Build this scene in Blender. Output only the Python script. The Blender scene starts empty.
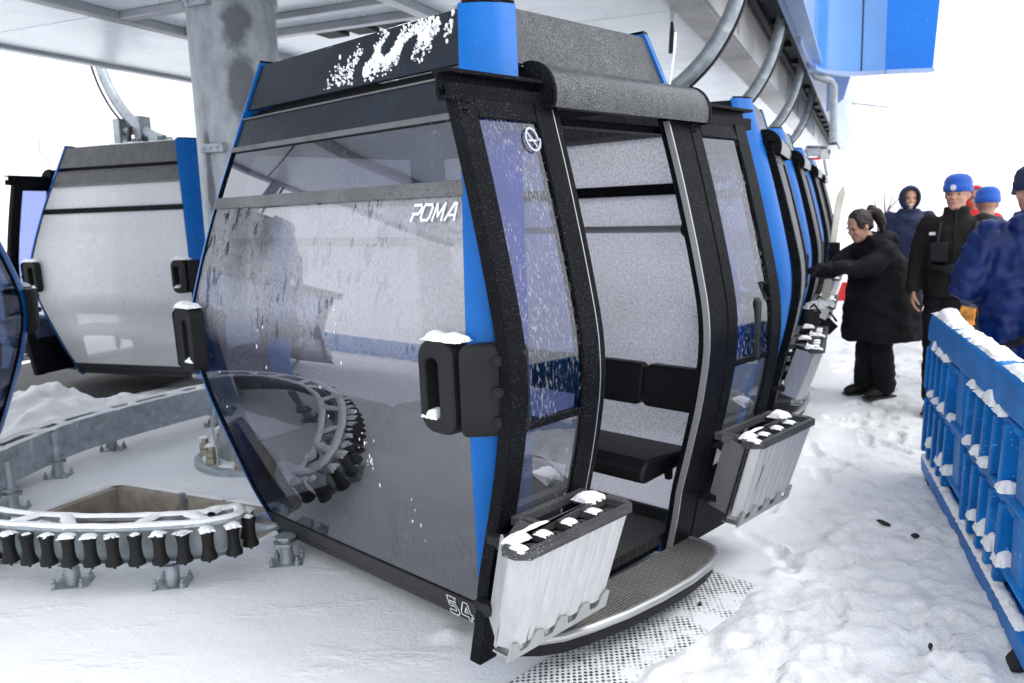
import bpy, bmesh, math, random
import numpy as np
from mathutils import Vector, Matrix, noise
random.seed(7)
S = bpy.context.scene
COL = S.collection
PI = math.pi
rad = math.radians

# ------------------------------------------------------------------ camera
F, CX, CY, CH = 814.0, 512.0, 341.5, 1.6
RC = np.array([[9.99483262e-01, 3.21435758e-02, 0.0],
               [-4.98441004e-03, 1.54986938e-01, -9.87903945e-01],
               [-3.17547653e-02, 9.87393457e-01, 1.55067068e-01]])
def ray(x, y): return RC @ np.array([x - CX, -(y - CY), -F])
def onz(x, y, z):
    d = ray(x, y); return np.array([0, 0, CH]) + d * ((z - CH) / d[2])
def onY(x, y, Y):
    d = ray(x, y); return np.array([0, 0, CH]) + d * (Y / d[1])
cd = bpy.data.cameras.new('camera'); cam = bpy.data.objects.new('camera', cd); COL.objects.link(cam)
cd.sensor_width = 36; cd.lens = F / 1024 * 36; cd.clip_end = 2000; cd.clip_start = 0.05
cam.matrix_world = Matrix([[RC[0][0], RC[0][1], RC[0][2], 0], [RC[1][0], RC[1][1], -RC[1][2] * -1, 0],
                           [RC[2][0], RC[2][1], RC[2][2], CH], [0, 0, 0, 1]])
cd.dof.use_dof = True; cd.dof.focus_distance = 2.85; cd.dof.aperture_fstop = 3.5
S.camera = cam

# ------------------------------------------------------------------ object helpers
def tag(o, label=None, cat=None, group=None, kind=None):
    if label: o['label'] = label
    if cat: o['category'] = cat
    if group: o['group'] = group
    if kind: o['kind'] = kind
    return o
def empty(name, loc=(0, 0, 0), rz=0.0, label=None, cat=None, group=None, kind=None):
    o = bpy.data.objects.new(name, None); COL.objects.link(o)
    o.location = loc; o.rotation_euler = (0, 0, rz); o.empty_display_size = 0.1
    return tag(o, label, cat, group, kind)
def children(o): return [c for c in bpy.data.objects if c.parent == o]
def copy_tree(o, parent=None, skip=()):
    c = o.copy(); COL.objects.link(c)
    if parent is not None: c.parent = parent
    for ch in KIDS.get(o.name, []):
        if bpy.data.objects[ch].get('only_first'): continue
        k = copy_tree(bpy.data.objects[ch], c)
        KIDS.setdefault(c.name, []).append(k.name)
    return c
KIDS = {}

class MB:
    flip = False          # cabins are drawn with y towards the door side, which is local -y
    def __init__(s): s.v = []; s.f = []; s.m = []; s.cm = 0
    def add(s, vs, fs):
        n = len(s.v); s.v += [tuple(map(float, p)) for p in vs]
        s.f += [tuple(i + n for i in f) for f in fs]; s.m += [s.cm] * len(fs)
    def box(s, c, d, M=None):
        hx, hy, hz = d[0] / 2, d[1] / 2, d[2] / 2
        vs = [Vector((x, y, z)) for x in (-hx, hx) for y in (-hy, hy) for z in (-hz, hz)]
        if M is not None: vs = [M @ p for p in vs]
        vs = [(p[0] + c[0], p[1] + c[1], p[2] + c[2]) for p in vs]
        s.add(vs, [(0, 1, 3, 2), (4, 6, 7, 5), (0, 4, 5, 1), (2, 3, 7, 6), (0, 2, 6, 4), (1, 5, 7, 3)])
    def bar(s, p, q, w, h, up=(0, 0, 1)):
        p = Vector(p); q = Vector(q); d = (q - p); L = d.length; d.normalize()
        u = Vector(up); x = d.cross(u)
        if x.length < 1e-4: x = d.cross(Vector((1, 0, 0)))
        x.normalize(); y = x.cross(d)
        M = Matrix((x, d, y)).transposed()
        s.box((p + q) / 2, (w, L, h), M)
    def tube(s, path, r, n=10, cap=True):
        P = [Vector(p) for p in path]
        rs = r if isinstance(r, (list, tuple)) else [r] * len(P)
        ref = None; rings = []
        for i, p in enumerate(P):
            t = (P[min(i + 1, len(P) - 1)] - P[max(i - 1, 0)]).normalized()
            if ref is None:
                ref = t.cross(Vector((0, 0, 1)))
                if ref.length < 1e-3: ref = t.cross(Vector((1, 0, 0)))
            a = (ref - t * ref.dot(t)).normalized(); b = t.cross(a); ref = a
            rings.append([p + (a * math.cos(2 * PI * k / n) + b * math.sin(2 * PI * k / n)) * rs[i] for k in range(n)])
        vs = [q for R in rings for q in R]
        fs = [(i * n + k, i * n + (k + 1) % n, (i + 1) * n + (k + 1) % n, (i + 1) * n + k) for i in range(len(P) - 1) for k in range(n)]
        if cap: fs += [tuple(range(n))[::-1], tuple((len(P) - 1) * n + k for k in range(n))]
        s.add(vs, fs)
    def lathe(s, prof, c=(0, 0, 0), n=14):
        vs = [(c[0] + r * math.cos(2 * PI * k / n), c[1] + r * math.sin(2 * PI * k / n), c[2] + z) for r, z in prof for k in range(n)]
        m = len(prof)
        fs = [(i * n + k, i * n + (k + 1) % n, (i + 1) * n + (k + 1) % n, (i + 1) * n + k) for i in range(m - 1) for k in range(n)]
        fs += [tuple(range(n))[::-1], tuple((m - 1) * n + k for k in range(n))]
        s.add(vs, fs)
    def prism(s, poly, fn, h0, h1):
        """poly 2-D points, fn(a,b,h)->xyz"""
        n = len(poly)
        vs = [fn(a, b, h0) for a, b in poly] + [fn(a, b, h1) for a, b in poly]
        fs = [tuple(range(n))[::-1], tuple(range(n, 2 * n))] + [(i, (i + 1) % n, n + (i + 1) % n, n + i) for i in range(n)]
        s.add(vs, fs)
    def ringprism(s, outer, inner, fn, h0, h1):
        n = len(outer); vs = []
        for h in (h0, h1):
            vs += [fn(a, b, h) for a, b in outer] + [fn(a, b, h) for a, b in inner]
        fs = []
        for i in range(n):
            j = (i + 1) % n
            fs += [(i, j, n + j, n + i), (2 * n + i, 3 * n + i, 3 * n + j, 2 * n + j), (i, 2 * n + i, 2 * n + j, j), (n + i, n + j, 3 * n + j, 3 * n + i)]
        s.add(vs, fs)
    def ellipsoid(s, c, r, n=12, m=8, M=None):
        vs = []
        for i in range(m + 1):
            th = PI * i / m
            for k in range(n):
                a = 2 * PI * k / n
                p = Vector((r[0] * math.sin(th) * math.cos(a), r[1] * math.sin(th) * math.sin(a), r[2] * math.cos(th)))
                if M is not None: p = M @ p
                vs.append((p[0] + c[0], p[1] + c[1], p[2] + c[2]))
        fs = [(i * n + k, (i + 1) * n + k, (i + 1) * n + (k + 1) % n, i * n + (k + 1) % n) for i in range(m) for k in range(n)]
        s.add(vs, fs)
    def grid(s, fn, nu, nv):
        vs = [fn(i / nu, j / nv) for i in range(nu + 1) for j in range(nv + 1)]
        fs = [(i * (nv + 1) + j, (i + 1) * (nv + 1) + j, (i + 1) * (nv + 1) + j + 1, i * (nv + 1) + j + 1) for i in range(nu) for j in range(nv)]
        s.add(vs, fs)
    def build(s, name, mat, parent=None, smooth=35, bevel=0, label=None, recalc=True):
        if MB.flip: s.v = [(a, -b, c) for a, b, c in s.v]
        me = bpy.data.meshes.new(name); me.from_pydata(s.v, [], s.f)
        mats = mat if isinstance(mat, (list, tuple)) else [mat]
        for m in mats: me.materials.append(m)
        if len(mats) > 1: me.polygons.foreach_set('material_index', s.m)
        if recalc:
            bm = bmesh.new(); bm.from_mesh(me)
            bmesh.ops.remove_doubles(bm, verts=bm.verts, dist=1e-5)
            bmesh.ops.recalc_face_normals(bm, faces=bm.faces); bm.to_mesh(me); bm.free()
        if smooth:
            me.shade_smooth()
            try: me.set_sharp_from_angle(angle=rad(smooth))
            except Exception: pass
        o = bpy.data.objects.new(name, me); COL.objects.link(o)
        if parent is not None:
            o.parent = parent; KIDS.setdefault(parent.name, []).append(o.name)
        if bevel:
            b = o.modifiers.new('bevel', 'BEVEL'); b.width = bevel; b.segments = 2; b.limit_method = 'ANGLE'; b.angle_limit = rad(40)
        if label: o['label'] = label
        return o

# ------------------------------------------------------------------ materials
def newmat(name):
    m = bpy.data.materials.new(name); m.use_nodes = True
    nt = m.node_tree; nt.nodes.clear()
    return m, nt
def N(nt, t, **k):
    n = nt.nodes.new(t)
    for a, b in k.items():
        if a.startswith('i_'):
            key = a[2:].replace('_', ' ')
            n.inputs[key].default_value = b
        else: setattr(n, a, b)
    return n
def ramp(nt, fac, stops):
    r = nt.nodes.new('ShaderNodeValToRGB'); e = r.color_ramp.elements
    while len(e) < len(stops): e.new(0.5)
    for i, (p, c) in enumerate(stops):
        e[i].position = p; e[i].color = (c, c, c, 1) if isinstance(c, (int, float)) else (*c, 1)
    nt.links.new(fac, r.inputs[0]); return r.outputs[0]
def coords(nt, scale=(1, 1, 1)):
    t = N(nt, 'ShaderNodeTexCoord'); mp = N(nt, 'ShaderNodeMapping'); mp.inputs['Scale'].default_value = scale
    nt.links.new(t.outputs['Object'], mp.inputs['Vector']); return mp.outputs[0]
def noise_t(nt, vec, scale, detail=4, rough=.55):
    n = N(nt, 'ShaderNodeTexNoise'); n.inputs['Scale'].default_value = scale; n.inputs['Detail'].default_value = detail; n.inputs['Roughness'].default_value = rough
    nt.links.new(vec, n.inputs['Vector']); return n.outputs['Fac']
def mixc(nt, fac, a, b):
    m = N(nt, 'ShaderNodeMix', data_type='RGBA')
    if isinstance(fac, float): m.inputs[0].default_value = fac
    else: nt.links.new(fac, m.inputs[0])
    for i, c in ((6, a), (7, b)):
        if isinstance(c, tuple): m.inputs[i].default_value = (*c, 1)
        else: nt.links.new(c, m.inputs[i])
    return m.outputs[2]
def math_(nt, op, a, b=None, clamp=False):
    m = N(nt, 'ShaderNodeMath', operation=op, use_clamp=clamp)
    for i, x in ((0, a), (1, b)):
        if x is None: continue
        if isinstance(x, (int, float)): m.inputs[i].default_value = x
        else: nt.links.new(x, m.inputs[i])
    return m.outputs[0]

def pmat(name, col, rough=.5, metal=0.0, var=0.15, vscale=6, bump=0.0, bscale=60, speck=None, sscale=260, sth=.66, stretch=(1, 1, 1), ior=1.45, coat=0, sheen=0, spec=.5, wear=None, wth=.62, wscale=3):
    """principled with noise variation, optional droplet/snow specks and wear patches"""
    m, nt = newmat(name); out = N(nt, 'ShaderNodeOutputMaterial'); p = N(nt, 'ShaderNodeBsdfPrincipled')
    nt.links.new(p.outputs[0], out.inputs[0])
    v = coords(nt, stretch)
    f = noise_t(nt, v, vscale, 5)
    lo = tuple(c * (1 - var) for c in col); hi = tuple(min(1, c * (1 + var)) for c in col)
    c = mixc(nt, ramp(nt, f, [(.3, 0.), (.7, 1.)]), lo, hi)
    if wear:
        c = mixc(nt, ramp(nt, noise_t(nt, v, wscale, 6, .65), [(wth, 0.), (wth + .08, 1.)]), c, wear)
    rr = math_(nt, 'ADD', math_(nt, 'MULTIPLY', noise_t(nt, v, vscale * 3, 3), .16), rough - .08, True)
    h = None
    if speck:
        sn = noise_t(nt, coords(nt), sscale, 2, .6)
        k = ramp(nt, sn, [(sth, 0.), (sth + .05, 1.)])
        patch = ramp(nt, noise_t(nt, coords(nt), sscale / 60, 3), [(.35, .35), (.65, 1.)])
        k = math_(nt, 'MULTIPLY', k, patch)
        c = mixc(nt, k, c, speck); h = k
    nt.links.new(c, p.inputs['Base Color']); nt.links.new(rr, p.inputs['Roughness'])
    p.inputs['Metallic'].default_value = metal; p.inputs['IOR'].default_value = ior
    p.inputs['Specular IOR Level'].default_value = spec
    p.inputs['Coat Weight'].default_value = coat; p.inputs['Coat Roughness'].default_value = .12
    p.inputs['Sheen Weight'].default_value = sheen
    if bump or h is not None:
        b = N(nt, 'ShaderNodeBump'); b.inputs['Strength'].default_value = bump if bump else .35; b.inputs['Distance'].default_value = .004
        hh = noise_t(nt, v, bscale, 4)
        if h is not None: hh = math_(nt, 'ADD', math_(nt, 'MULTIPLY', hh, .25), h)
        nt.links.new(hh, b.inputs['Height']); nt.links.new(b.outputs[0], p.inputs['Normal'])
    return m

def glass(name, tint, frost=(.6, .66), fscale=30, stretch=(1, 1, .5), famt=.9, refl=.08, patch=None, milky=0.0, frost_col=(.8, .81, .84), zsplit=None, rough=.015, drip=None):
    """thin sheet pane: tinted see-through + mirror reflection + frost / wet flecks"""
    m, nt = newmat(name); out = N(nt, 'ShaderNodeOutputMaterial')
    tr = N(nt, 'ShaderNodeBsdfTransparent'); tr.inputs[0].default_value = (*tint, 1)
    gl = N(nt, 'ShaderNodeBsdfGlossy'); gl.inputs['Roughness'].default_value = rough; gl.inputs['Color'].default_value = (.93, .94, 1, 1)
    lw = N(nt, 'ShaderNodeLayerWeight'); lw.inputs[0].default_value = .5
    pw = math_(nt, 'POWER', lw.outputs['Facing'], 4.0)
    fr = math_(nt, 'ADD', math_(nt, 'MULTIPLY', pw, 1 - refl), refl, True)
    mx = N(nt, 'ShaderNodeMixShader'); nt.links.new(fr, mx.inputs[0]); nt.links.new(tr.outputs[0], mx.inputs[1]); nt.links.new(gl.outputs[0], mx.inputs[2])
    v = coords(nt, stretch)
    k = ramp(nt, noise_t(nt, v, fscale, 6, .7), [(frost[0], 0.), (frost[1], 1.)])
    if patch:
        pk = ramp(nt, noise_t(nt, coords(nt, (1, 1, .6)), patch[0], 3), [(patch[1], 0.), (patch[2], 1.)])
        k = math_(nt, 'MULTIPLY', k, pk)
    if zsplit:
        sx = N(nt, 'ShaderNodeSeparateXYZ'); nt.links.new(coords(nt), sx.inputs[0])
        zz = N(nt, 'ShaderNodeMapRange'); nt.links.new(sx.outputs[2], zz.inputs[0])
        zz.inputs[1].default_value = zsplit[0]; zz.inputs[2].default_value = zsplit[1]; zz.inputs[3].default_value = zsplit[2]; zz.inputs[4].default_value = zsplit[3]
        k = math_(nt, 'MULTIPLY', k, zz.outputs[0])
    if drip:
        dn = noise_t(nt, coords(nt, (1, 1, drip[1])), drip[0], 5, .6)
        area = ramp(nt, noise_t(nt, coords(nt, (1, 1, .7)), 2.6, 2), [(.46, 0.), (.58, 1.)])
        dk = math_(nt, 'MULTIPLY', ramp(nt, dn, [(drip[2], 0.), (drip[2] + .03, 1.)]), area)
        k = math_(nt, 'MULTIPLY', k, math_(nt, 'SUBTRACT', 1.0, math_(nt, 'MULTIPLY', dk, .85)))
    k = math_(nt, 'ADD', math_(nt, 'MULTIPLY', k, famt), milky, True)
    df = N(nt, 'ShaderNodeBsdfDiffuse'); df.inputs[0].default_value = (*frost_col, 1)
    tl = N(nt, 'ShaderNodeBsdfTranslucent'); tl.inputs[0].default_value = (*frost_col, 1)
    ms = N(nt, 'ShaderNodeMixShader'); ms.inputs[0].default_value = .5; nt.links.new(df.outputs[0], ms.inputs[1]); nt.links.new(tl.outputs[0], ms.inputs[2])
    mo = N(nt, 'ShaderNodeMixShader'); nt.links.new(k, mo.inputs[0]); nt.links.new(mx.outputs[0], mo.inputs[1]); nt.links.new(ms.outputs[0], mo.inputs[2])
    nt.links.new(mo.outputs[0], out.inputs[0])
    return m

M = {}
M['blue'] = pmat('blue_paint', (.002, .115, .42), .30, var=.06, speck=(.10, .32, .7), sscale=170, sth=.70, spec=.25)
M['black'] = pmat('black_frame_paint', (.005, .0055, .007), .40, var=.3, speck=(.22, .23, .26), sscale=300, sth=.65, spec=.05)
M['wet'] = pmat('wet_grey_panel', (.055, .057, .063), .32, metal=.1, var=.3, vscale=30, speck=(.20, .20, .21), sscale=210, sth=.54, stretch=(1, 1, .25), spec=.3)
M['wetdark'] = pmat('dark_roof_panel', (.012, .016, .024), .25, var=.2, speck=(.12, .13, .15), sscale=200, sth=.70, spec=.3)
M['greybar'] = pmat('grey_bar', (.13, .13, .135), .45, var=.2, speck=(.02, .02, .02), sscale=150, sth=.58, spec=.3)
M['skirt'] = pmat('skirt_grey', (.032, .032, .035), .45, var=.15, spec=.2)
M['rubber'] = pmat('black_rubber', (.014, .014, .015), .5, var=.25, bump=.25, bscale=240, spec=.2)
M['rub2'] = pmat('grey_rubber', (.055, .055, .058), .55, var=.3, bump=.3, bscale=200, speck=(.6, .62, .65), sscale=150, sth=.66, spec=.3)
M['vinyl'] = pmat('black_vinyl', (.009, .009, .010), .42, var=.2, bump=.15, bscale=300, spec=.22)
M['chrome'] = pmat('brushed_aluminium', (.62, .62, .63), .28, metal=1, var=.08, stretch=(1, 1, .1))
M['alu'] = pmat('satin_aluminium', (.52, .52, .525), .40, metal=.4, var=.08, vscale=26, stretch=(1, 1, .10))
M['aluside'] = pmat('grey_aluminium', (.40, .40, .41), .38, metal=.6, var=.1, stretch=(1, 1, .1))
M['galv'] = pmat('galvanised_steel', (.34, .38, .41), .48, metal=.55, var=.22, vscale=14, wear=(.5, .53, .55), wth=.6, wscale=9)
M['pole'] = pmat('galvanised_pole', (.31, .335, .36), .5, metal=.35, var=.22, vscale=16, wear=(.07, .075, .09), wth=.64, wscale=2.4, stretch=(1, 1, .5))
def stains(m, spots, col):
    nt = m.node_tree; p = [n for n in nt.nodes if n.type == 'BSDF_PRINCIPLED'][0]; src = p.inputs['Base Color'].links[0].from_socket
    v = coords(nt); k = None
    wob = math_(nt, 'MULTIPLY', math_(nt, 'SUBTRACT', noise_t(nt, v, 7, 6, .7), .5), 1.5)
    for c, r in spots:
        a = N(nt, 'ShaderNodeMapping'); a.vector_type = 'POINT'; a.inputs['Scale'].default_value = tuple(1 / q for q in r); a.inputs['Location'].default_value = tuple(-x / q for x, q in zip(c, r)); nt.links.new(v, a.inputs[0])
        L = N(nt, 'ShaderNodeVectorMath', operation='LENGTH'); nt.links.new(a.outputs[0], L.inputs[0])
        f = ramp(nt, math_(nt, 'MULTIPLY', math_(nt, 'ADD', L.outputs['Value'], wob), .5), [(.35, 1.), (.58, 0.)])
        k = f if k is None else math_(nt, 'MAXIMUM', k, f)
    nt.links.new(mixc(nt, math_(nt, 'MULTIPLY', k, .85), src, col), p.inputs['Base Color'])
stains(M['pole'], [((.10, -.26, 2.80), (.09, .12, .15)), ((.11, -.26, 2.44), (.085, .12, .19)), ((.05, -.26, 2.98), (.07, .12, .06)), ((-.14, -.22, 1.9), (.03, .1, .3))], (.085, .09, .105))
M['steel'] = pmat('grey_girder', (.62, .61, .60), .45, metal=.3, var=.12, vscale=4)
M['bolt'] = pmat('bolt_zinc', (.36, .33, .26), .45, metal=.8, var=.25)
M['dark'] = pmat('dark_recess', (.015, .015, .017), .7, var=.3)
M['panel'] = pmat('canopy_panel', (.86, .91, .95), .25, metal=.0, var=.05, vscale=1.5)
M['panelframe'] = pmat('canopy_frame', (.36, .38, .41), .4, metal=.4, var=.1)
M['cover'] = pmat('cover_lavender', (.26, .36, .58), .3, var=.06, vscale=2, speck=(.6, .7, .85), sscale=60, sth=.72)
M['coverblue'] = pmat('cover_blue', (.003, .15, .58), .25, var=.06, vscale=2, spec=.3, speck=(.45, .6, .85), sscale=38, sth=.70)
M['coversheen'] = pmat('cover_blue_sky_sheen', (.03, .21, .55), .22, var=.12, vscale=1.2, spec=.5, coat=1, ior=1.6, speck=(.7, .8, .95), sscale=45, sth=.70)  # cover blue with the sky reflection of the curved part painted in
M['snowy'] = pmat('packed_snow', (.84, .85, .865), .75, var=.05, vscale=30, bump=.9, bscale=140)
M['concrete'] = pmat('pit_concrete', (.33, .29, .24), .85, var=.25, vscale=10, bump=.4, bscale=80, wear=(.2, .17, .14), wth=.58, wscale=6)
M['white'] = pmat('white_mark', (.82, .82, .84), .5, var=.02)
M['sign'] = pmat('pale_decal', (.42, .44, .54), .5, var=.02)
M['plastic'] = pmat('barrier_blue', (.004, .150, .47), .45, var=.25, vscale=4, speck=(.7, .78, .9), sscale=70, sth=.69, bump=.15, spec=.25, wear=(.03, .22, .55), wth=.58, wscale=5)
M['hose'] = pmat('black_hose', (.02, .02, .02), .5)
M['red'] = pmat('red_cloth', (.65, .03, .03), .7, var=.15)
M['orange'] = pmat('orange_yellow', (.50, .20, .02), .7, var=.5, vscale=14)
M['skin'] = pmat('skin', (.50, .27, .19), .5, var=.12, vscale=14)
M['hair'] = pmat('dark_brown_hair', (.022, .012, .008), .5, var=.5, vscale=60, stretch=(1, 1, .2), bump=.5, bscale=120)
M['eye'] = pmat('eye_dark', (.02, .015, .012), .2)
M['lip'] = pmat('lip', (.34, .12, .10), .5)
M['cblack'] = pmat('black_cloth', (.007, .007, .009), .7, var=.35, vscale=10, bump=.4, bscale=60, speck=(.5, .5, .55), sscale=55, sth=.76, spec=.15)
M['ccharcoal'] = pmat('charcoal_softshell', (.015, .013, .013), .75, var=.3, vscale=10, bump=.3, bscale=90, speck=(.5, .5, .55), sscale=55, sth=.75, spec=.15)
M['cnavy'] = pmat('navy_cloth', (.014, .022, .060), .6, var=.25, vscale=8, bump=.4, bscale=50, spec=.3)
M['cblue'] = pmat('wet_blue_shell', (.003, .014, .080), .42, var=.35, vscale=5, bump=.7, bscale=40, speck=(.35, .45, .7), sscale=70, sth=.74, spec=.3)
M['knit'] = pmat('blue_knit', (.010, .085, .42), .85, var=.2, bump=.5, bscale=200, sheen=.2)
M['ski'] = pmat('ski_pale', (.62, .58, .50), .35, var=.2, vscale=4)
M['skigreen'] = pmat('ski_green', (.10, .45, .10), .4)
M['bark'] = pmat('twig_bark', (.16, .13, .11), .8)

def treadmat(name, base, hi, sc):
    m, nt = newmat(name); out = N(nt, 'ShaderNodeOutputMaterial'); p = N(nt, 'ShaderNodeBsdfPrincipled'); nt.links.new(p.outputs[0], out.inputs[0])
    v = coords(nt)
    b = N(nt, 'ShaderNodeTexBrick'); b.offset = .5
    b.inputs['Scale'].default_value = sc; b.inputs['Mortar Size'].default_value = .012; b.inputs['Mortar Smooth'].default_value = .3
    b.inputs['Brick Width'].default_value = .62; b.inputs['Row Height'].default_value = .125
    b.inputs['Color1'].default_value = (0, 0, 0, 1); b.inputs['Color2'].default_value = (0, 0, 0, 1); b.inputs['Mortar'].default_value = (1, 1, 1, 1)
    nt.links.new(v, b.inputs['Vector'])
    d = ramp(nt, noise_t(nt, v, 5, 5), [(.35, (base[0] * 1.8, base[1] * 1.7, base[2] * 1.5)), (.65, base)])
    c = mixc(nt, b.outputs['Color'], d, hi)
    nt.links.new(c, p.inputs['Base Color']); p.inputs['Roughness'].default_value = .45; p.inputs['Metallic'].default_value = .2
    bp = N(nt, 'ShaderNodeBump'); bp.inputs['Strength'].default_value = .6; bp.inputs['Distance'].default_value = .003
    nt.links.new(b.outputs['Color'], bp.inputs['Height']); nt.links.new(bp.outputs[0], p.inputs['Normal'])
    return m
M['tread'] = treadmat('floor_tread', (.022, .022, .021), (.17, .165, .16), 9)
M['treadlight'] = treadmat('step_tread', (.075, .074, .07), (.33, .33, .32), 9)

M['glass_end'] = glass('end_glass', (.29, .29, .32), frost=(.10, .85), fscale=110, stretch=(1, 1, .6), famt=.82, refl=.165, patch=(2.2, .18, .50), zsplit=(.97, 1.16, .02, 1.0), frost_col=(.86, .86, .88), drip=(26, .38, .56))  # frost whitened in the upper half, also painting in the mirrored sky
M['glass_up'] = glass('upper_glass', (.17, .175, .21), frost=(.60, .68), fscale=60, famt=.35, refl=.17, patch=(3.0, .35, .6))
M['glass_far'] = glass('frosted_far_glass', (.70, .69, .78), frost=(.38, .60), fscale=120, stretch=(1, 1, .8), famt=.40, refl=.05, milky=.48, frost_col=(.90, .89, .96))
M['glass_door'] = glass('door_glass', (.26, .31, .58), frost=(.52, .64), fscale=130, stretch=(1, 1, .30), famt=.6, refl=.09, patch=(6., .36, .66))
M['glass_low'] = glass('lower_door_glass', (.55, .55, .58), frost=(.66, .72), fscale=30, famt=.5, refl=.28, milky=.12)
M['glass_snow'] = glass('snowed_glass', (.7, .7, .76), frost=(.30, .50), fscale=40, stretch=(1, 1, .8), famt=.30, refl=.12, milky=.72, frost_col=(1, 1, 1), zsplit=(.30, .95, .2, 1.0))
M['glass_blue'] = glass('blue_tint_glass', (.16, .20, .30), frost=(.68, .74), fscale=25, famt=.5, refl=.10)

# ground snow
def snowground():
    m, nt = newmat('snow_ground'); out = N(nt, 'ShaderNodeOutputMaterial'); p = N(nt, 'ShaderNodeBsdfPrincipled'); nt.links.new(p.outputs[0], out.inputs[0])
    v = coords(nt)
    c = mixc(nt, ramp(nt, noise_t(nt, v, 1.3, 6), [(.35, 0.), (.65, 1.)]), (.82, .835, .86), (.89, .898, .91))
    a = N(nt, 'ShaderNodeAttribute'); a.attribute_name = 'trod'
    d = ramp(nt, noise_t(nt, coords(nt, (1, .5, 1)), 9, 8, .75), [(.50, 0.), (.66, 1.)])
    c = mixc(nt, math_(nt, 'MULTIPLY', math_(nt, 'MULTIPLY', d, .75), a.outputs['Fac']), c, (.42, .42, .43))
    e = ramp(nt, noise_t(nt, v, 70, 3, .6), [(.715, 0.), (.74, 1.)])
    e2 = N(nt, 'ShaderNodeAttribute'); e2.attribute_name = 'speck'
    c = mixc(nt, math_(nt, 'MULTIPLY', e, e2.outputs['Fac']), c, (.06, .06, .06))
    nt.links.new(c, p.inputs['Base Color']); p.inputs['Roughness'].default_value = .6
    p.inputs['Subsurface Weight'].default_value = 0
    b = N(nt, 'ShaderNodeBump'); b.inputs['Strength'].default_value = .8; b.inputs['Distance'].default_value = .03
    hh = math_(nt, 'ADD', noise_t(nt, v, 22, 8, .70), math_(nt, 'MULTIPLY', noise_t(nt, v, 160, 3), .35))
    hh = math_(nt, 'MULTIPLY', hh, math_(nt, 'ADD', math_(nt, 'MULTIPLY', a.outputs['Fac'], 1.2), .22, True))
    hh = math_(nt, 'ADD', hh, math_(nt, 'MULTIPLY', ramp(nt, noise_t(nt, coords(nt, (1, 2.2, 1)), 2.2, 5, .6), [(.55, 0.), (.66, 1.)]), .18))
    nt.links.new(hh, b.inputs['Height']); nt.links.new(b.outputs[0], p.inputs['Normal'])
    return m
M['ground'] = snowground()
def gratemat():
    m, nt = newmat('perforated_plate'); out = N(nt, 'ShaderNodeOutputMaterial'); p = N(nt, 'ShaderNodeBsdfPrincipled'); nt.links.new(p.outputs[0], out.inputs[0])
    v = coords(nt)
    def holes(ox, oy):
        mp = N(nt, 'ShaderNodeMapping'); mp.inputs['Location'].default_value = (ox, oy, 0); nt.links.new(v, mp.inputs[0])
        sx = N(nt, 'ShaderNodeSeparateXYZ'); nt.links.new(mp.outputs[0], sx.inputs[0])
        q = []
        for i, pitch in ((0, .030), (1, .026)):
            fr = math_(nt, 'FRACT', math_(nt, 'MULTIPLY', sx.outputs[i], 1 / pitch))
            q.append(math_(nt, 'MULTIPLY', math_(nt, 'SUBTRACT', fr, .5), pitch))
        r2 = math_(nt, 'ADD', math_(nt, 'POWER', q[0], 2.), math_(nt, 'POWER', q[1], 2.))
        return math_(nt, 'SQRT', r2)
    r = math_(nt, 'MINIMUM', holes(10, 10), holes(10.015, 10.013))
    wob = math_(nt, 'MULTIPLY', math_(nt, 'SUBTRACT', noise_t(nt, v, 26, 4, .7), .5), .016)
    k = ramp(nt, math_(nt, 'ADD', math_(nt, 'ADD', r, wob), 0.0), [(.0058, 1.), (.0078, 0.)])
    sy_ = N(nt, 'ShaderNodeSeparateXYZ'); nt.links.new(v, sy_.inputs[0])
    edge = math_(nt, 'ADD', math_(nt, 'MULTIPLY', sy_.outputs[1], -.55), math_(nt, 'MULTIPLY', sy_.outputs[0], .09))
    kill = ramp(nt, math_(nt, 'ADD', noise_t(nt, v, 6, 6, .65), edge), [(.70, 1.), (.80, 0.)])
    k = math_(nt, 'MULTIPLY', k, kill)
    c = mixc(nt, k, (.79, .805, .83), (.03, .03, .03))
    nt.links.new(c, p.inputs['Base Color']); p.inputs['Roughness'].default_value = .7
    b = N(nt, 'ShaderNodeBump'); b.inputs['Strength'].default_value = .5; b.inputs['Distance'].default_value = .01
    nt.links.new(math_(nt, 'SUBTRACT', noise_t(nt, v, 30, 5), k), b.inputs['Height']); nt.links.new(b.outputs[0], p.inputs['Normal'])
    return m
M['grate'] = gratemat()

# ------------------------------------------------------------------ world frames
uW = Vector((.69772, .71637, 0)); vW = Vector((.71637, -.69772, 0)); NB = Vector((-.16705, 2.52210, 0))
def W(u, v, z=0.0): return NB + uW * u + vW * v + Vector((0, 0, z))
def UV(x, y):
    d = Vector((x, y, 0)) - NB; return d.dot(uW), d.dot(vW)
PHI = rad(23.3); sW = Vector((math.sin(PHI), math.cos(PHI), 0)); tW = Vector((math.cos(PHI), -math.sin(PHI), 0))
def T(s, t, z=0.0): return sW * s + tW * t + Vector((0, 0, z))

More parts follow.
